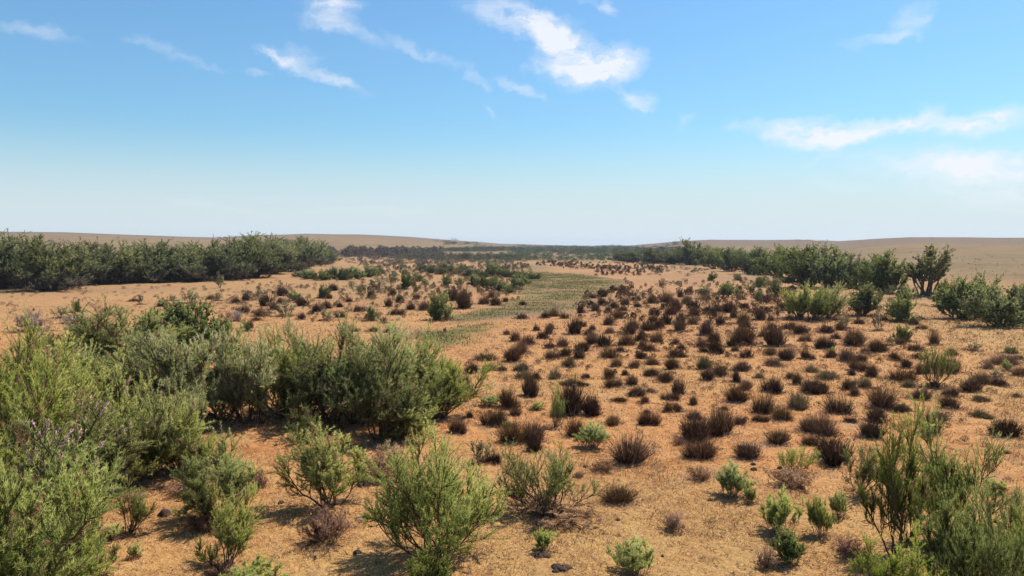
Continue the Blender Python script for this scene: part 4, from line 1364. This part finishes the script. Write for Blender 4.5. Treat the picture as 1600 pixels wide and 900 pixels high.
M['dull'] = foliage_mat('dull_plant', [(.09, .055, .035), (.17, .11, .06), (.24, .18, .085), (.33, .25, .13)], .25, 0)
M['purple'] = foliage_mat('bare_scrub', [(.085, .065, .052), (.125, .10, .075), (.165, .13, .095), (.21, .17, .12)], .2, 0)
M['far_green'] = foliage_mat('far_green_scrub', [(.06, .07, .04), (.09, .11, .055), (.13, .15, .07), (.18, .19, .09)], .25, 0)
scrub('far_purple_scrub', [(515, 640, 396.5, 402.5, 90, 12, 15), (600, 690, 394, 397, 60, 8, 14), (700, 790, 390.5, 393, 50, 5, 12),
                           (1020, 1075, 396, 400, 25, 10, 14), (540, 800, 400, 414, 300, 4.5, 8), (640, 770, 402, 406, 90, 7, 9), (600, 830, 414, 432, 170, 4.5, 6)],
      M['purple'], 'far belt of bare purple brown scrub under the left hill', 5)
scrub('far_green_scrub', [(680, 1010, 386.4, 389.5, 420, 3.6, 14), (800, 1090, 389.5, 397, 460, 4.6, 11), (780, 1000, 397, 408, 420, 3.8, 9), (990, 1110, 408, 428, 110, 4, 8), (640, 820, 389.5, 393.5, 260, 5, 12), (560, 660, 394, 398, 60, 6, 12), (600, 840, 398, 410, 220, 4.5, 9),
                          (960, 1110, 399, 408, 110, 7, 12), (900, 1100, 394, 397, 120, 7, 14), (560, 720, 410, 420, 110, 4, 7), (730, 830, 402, 407, 60, 6, 10),
                          (1000, 1120, 408, 414, 60, 4, 8), (625, 690, 380.5, 382.5, 30, 2.2, 7)],
      M['far_green'], 'far green scrub merging into the plain below the horizon', 6)
scrub('far_tussocks', [(905, 1240, 455, 500, 170, 10, 11), (960, 1260, 490, 560, 90, 8, 11), (838, 900, 409, 416, 80, 3.2, 4), (870, 1035, 411, 421, 180, 3.8, 4.5), (930, 1035, 419, 431, 130, 4.5, 5.5), (720, 1250, 520, 600, 70, 6, 11), (980, 1580, 540, 700, 110, 7, 15)],
      M['tussock'], 'small dark tussocks too many to count, densest beyond the meadow', 7)
scrub('field_plants', [(560, 840, 418, 470, 330, 7, 7), (340, 700, 448, 505, 260, 6, 8), (0, 420, 447, 510, 230, 4, 8), (350, 560, 438, 470, 70, 4, 7), (860, 1240, 438, 480, 230, 6, 7),
                       (1080, 1600, 450, 520, 190, 5, 9), (1180, 1420, 430, 480, 70, 8, 12), (1250, 1600, 520, 620, 130, 5, 14), (720, 1150, 560, 680, 130, 5, 13), (760, 1500, 500, 620, 150, 5, 11), (840, 1350, 680, 880, 40, 7, 22),
                       (1380, 1600, 600, 760, 60, 7, 20)],
      M['dull'], 'low dull brown and olive plants dotting the whole plain', 9)
# steppe plants dotting the far slopes
scrub('slope_plants', [(1330, 1600, 388, 440, 260, 1.6, 4), (1000, 1330, 378, 392, 120, .9, 3), (0, 640, 369, 377, 120, .8, 4)], M['dry_leaf'],
      'tiny dull plants dotting the far slopes', 8)

# ------------------------------------------------------------------ haze: thin even air
hm = bpy.data.materials.new('haze_air')
hm.use_nodes = True
T = NT(hm.node_tree)
T.n.clear()
pv = T.node('ShaderNodeVolumePrincipled')
pv.inputs['Color'].default_value = (.86, .92, 1.0, 1)
pv.inputs['Density'].default_value = HAZE
pv.inputs['Anisotropy'].default_value = .3
T.l.new(pv.outputs[0], T.node('ShaderNodeOutputMaterial').inputs['Volume'])
x0, x1, y0, y1, z0, z1 = -5200, 5200, -5200, 5200, -60, 30
V = np.array([(x, y, z) for z in (z0, z1) for y in (y0, y1) for x in (x0, x1)], float)
Q = np.array([[0, 2, 3, 1], [4, 5, 7, 6], [0, 1, 5, 4], [2, 6, 7, 3], [0, 4, 6, 2], [1, 3, 7, 5]])
hz_ = link('haze', mesh_np('haze', V, [Q], [hm]))
hz_['kind'] = 'stuff'

# ------------------------------------------------------------------ labels that tell each repeat apart
LAND = [('white litter scrap', 896, 601), ('bare wiry shrub', 1462, 575), ('bright leafy bush', 1410, 525),
        ('largest double tussock', 903, 630), ('green tuft against a tussock', 925, 682), ('spiky blackish tussock', 1301, 700),
        ('tall vase shaped shrub', 1449, 430), ('lone leafy bush', 687, 482), ('small bush before the thicket', 480, 668),
        ('big round tussock', 978, 705), ('low spreading shrub', 856, 760), ('sparse green shrub', 1238, 725),
        ('tall open tamarisk', 1402, 740), ('bright end of the thicket', 700, 610), ('upright green shrub', 634, 440),
        ('small leafy upright plant', 581, 490), ('bare forked shrub', 508, 492), ('pale grey dead shrub', 50, 505),
        ('bare left twiggy shrub', 97, 488), ('dark dead twiggy bush', 344, 440), ('thicket back corner', 330, 520),
        ("meadow's right end", 955, 442), ("meadow's near end", 780, 495), ('feathery trio', 1268, 475),
        ('single pale feathery spray', 1342, 725), ('black creek stone', 695, 516), ("field's open gap", 1100, 600),
        ('slim tall plant', 1372, 500), ('last rounded bush', 1556, 490),
        ('far dark tussock patch', 960, 418), ("left belt's far tip", 512, 400), ("left belt's low middle", 300, 410), ("left belt's near end", 40, 410),
        ('round dark far bush', 1080, 398), ('pale track on the hill', 1260, 376), ('slope bush trio', 1290, 425),
        ('tallest field tussock', 1217, 522), ('tall narrow tussock', 1185, 487), ('densest tussock cluster', 1055, 480),
        ('creek pair', 812, 550), ('small pale plant', 849, 845), ("picture's right edge", 1598, 620), ('leafy plant row', 520, 425)]
ORD = ['nearest', 'second nearest', 'third nearest', 'fourth nearest', 'fifth nearest', 'sixth nearest', 'seventh nearest', 'eighth nearest',
       'ninth nearest', 'tenth nearest', 'eleventh nearest', 'twelfth nearest']


def sector(dx, dy):
    a = math.degrees(math.atan2(-dy * 1.6, dx)) % 360
    return ['right of', 'behind and right of', 'behind', 'behind and left of', 'left of', 'before and left of', 'before', 'before and right of'][int((a + 22.5) // 45) % 8]


todo = {}
for t in THINGS:
    if t['label']:
        t['o']['label'] = t['label']
        continue
    best = min(LAND, key=lambda L: math.hypot(L[1] - t['px'], (L[2] - t['py']) * 1.6))
    dx, dy = t['px'] - best[1], t['py'] - best[2]
    todo.setdefault((best[0], sector(dx, dy), t['look']), []).append((math.hypot(dx, dy * 1.6), t))
for (ld, sc_, look), lst in todo.items():
    lst.sort(key=lambda q: q[0])
    for i, (_, t) in enumerate(lst):
        if len(lst) == 1:
            t['o']['label'] = f"{look} {sc_} the {ld}"
        else:
            t['o']['label'] = f"{look}, {ORD[min(i, 11)]} {sc_} the {ld}"
for t in THINGS:
    w_ = t['o']['label'].split()
    if len(w_) > 16:
        w_ = [q for q in w_ if q not in ('rounded', 'flat', 'domed', 'rusty', 'olive')]
        t['o']['label'] = ' '.join(w_)
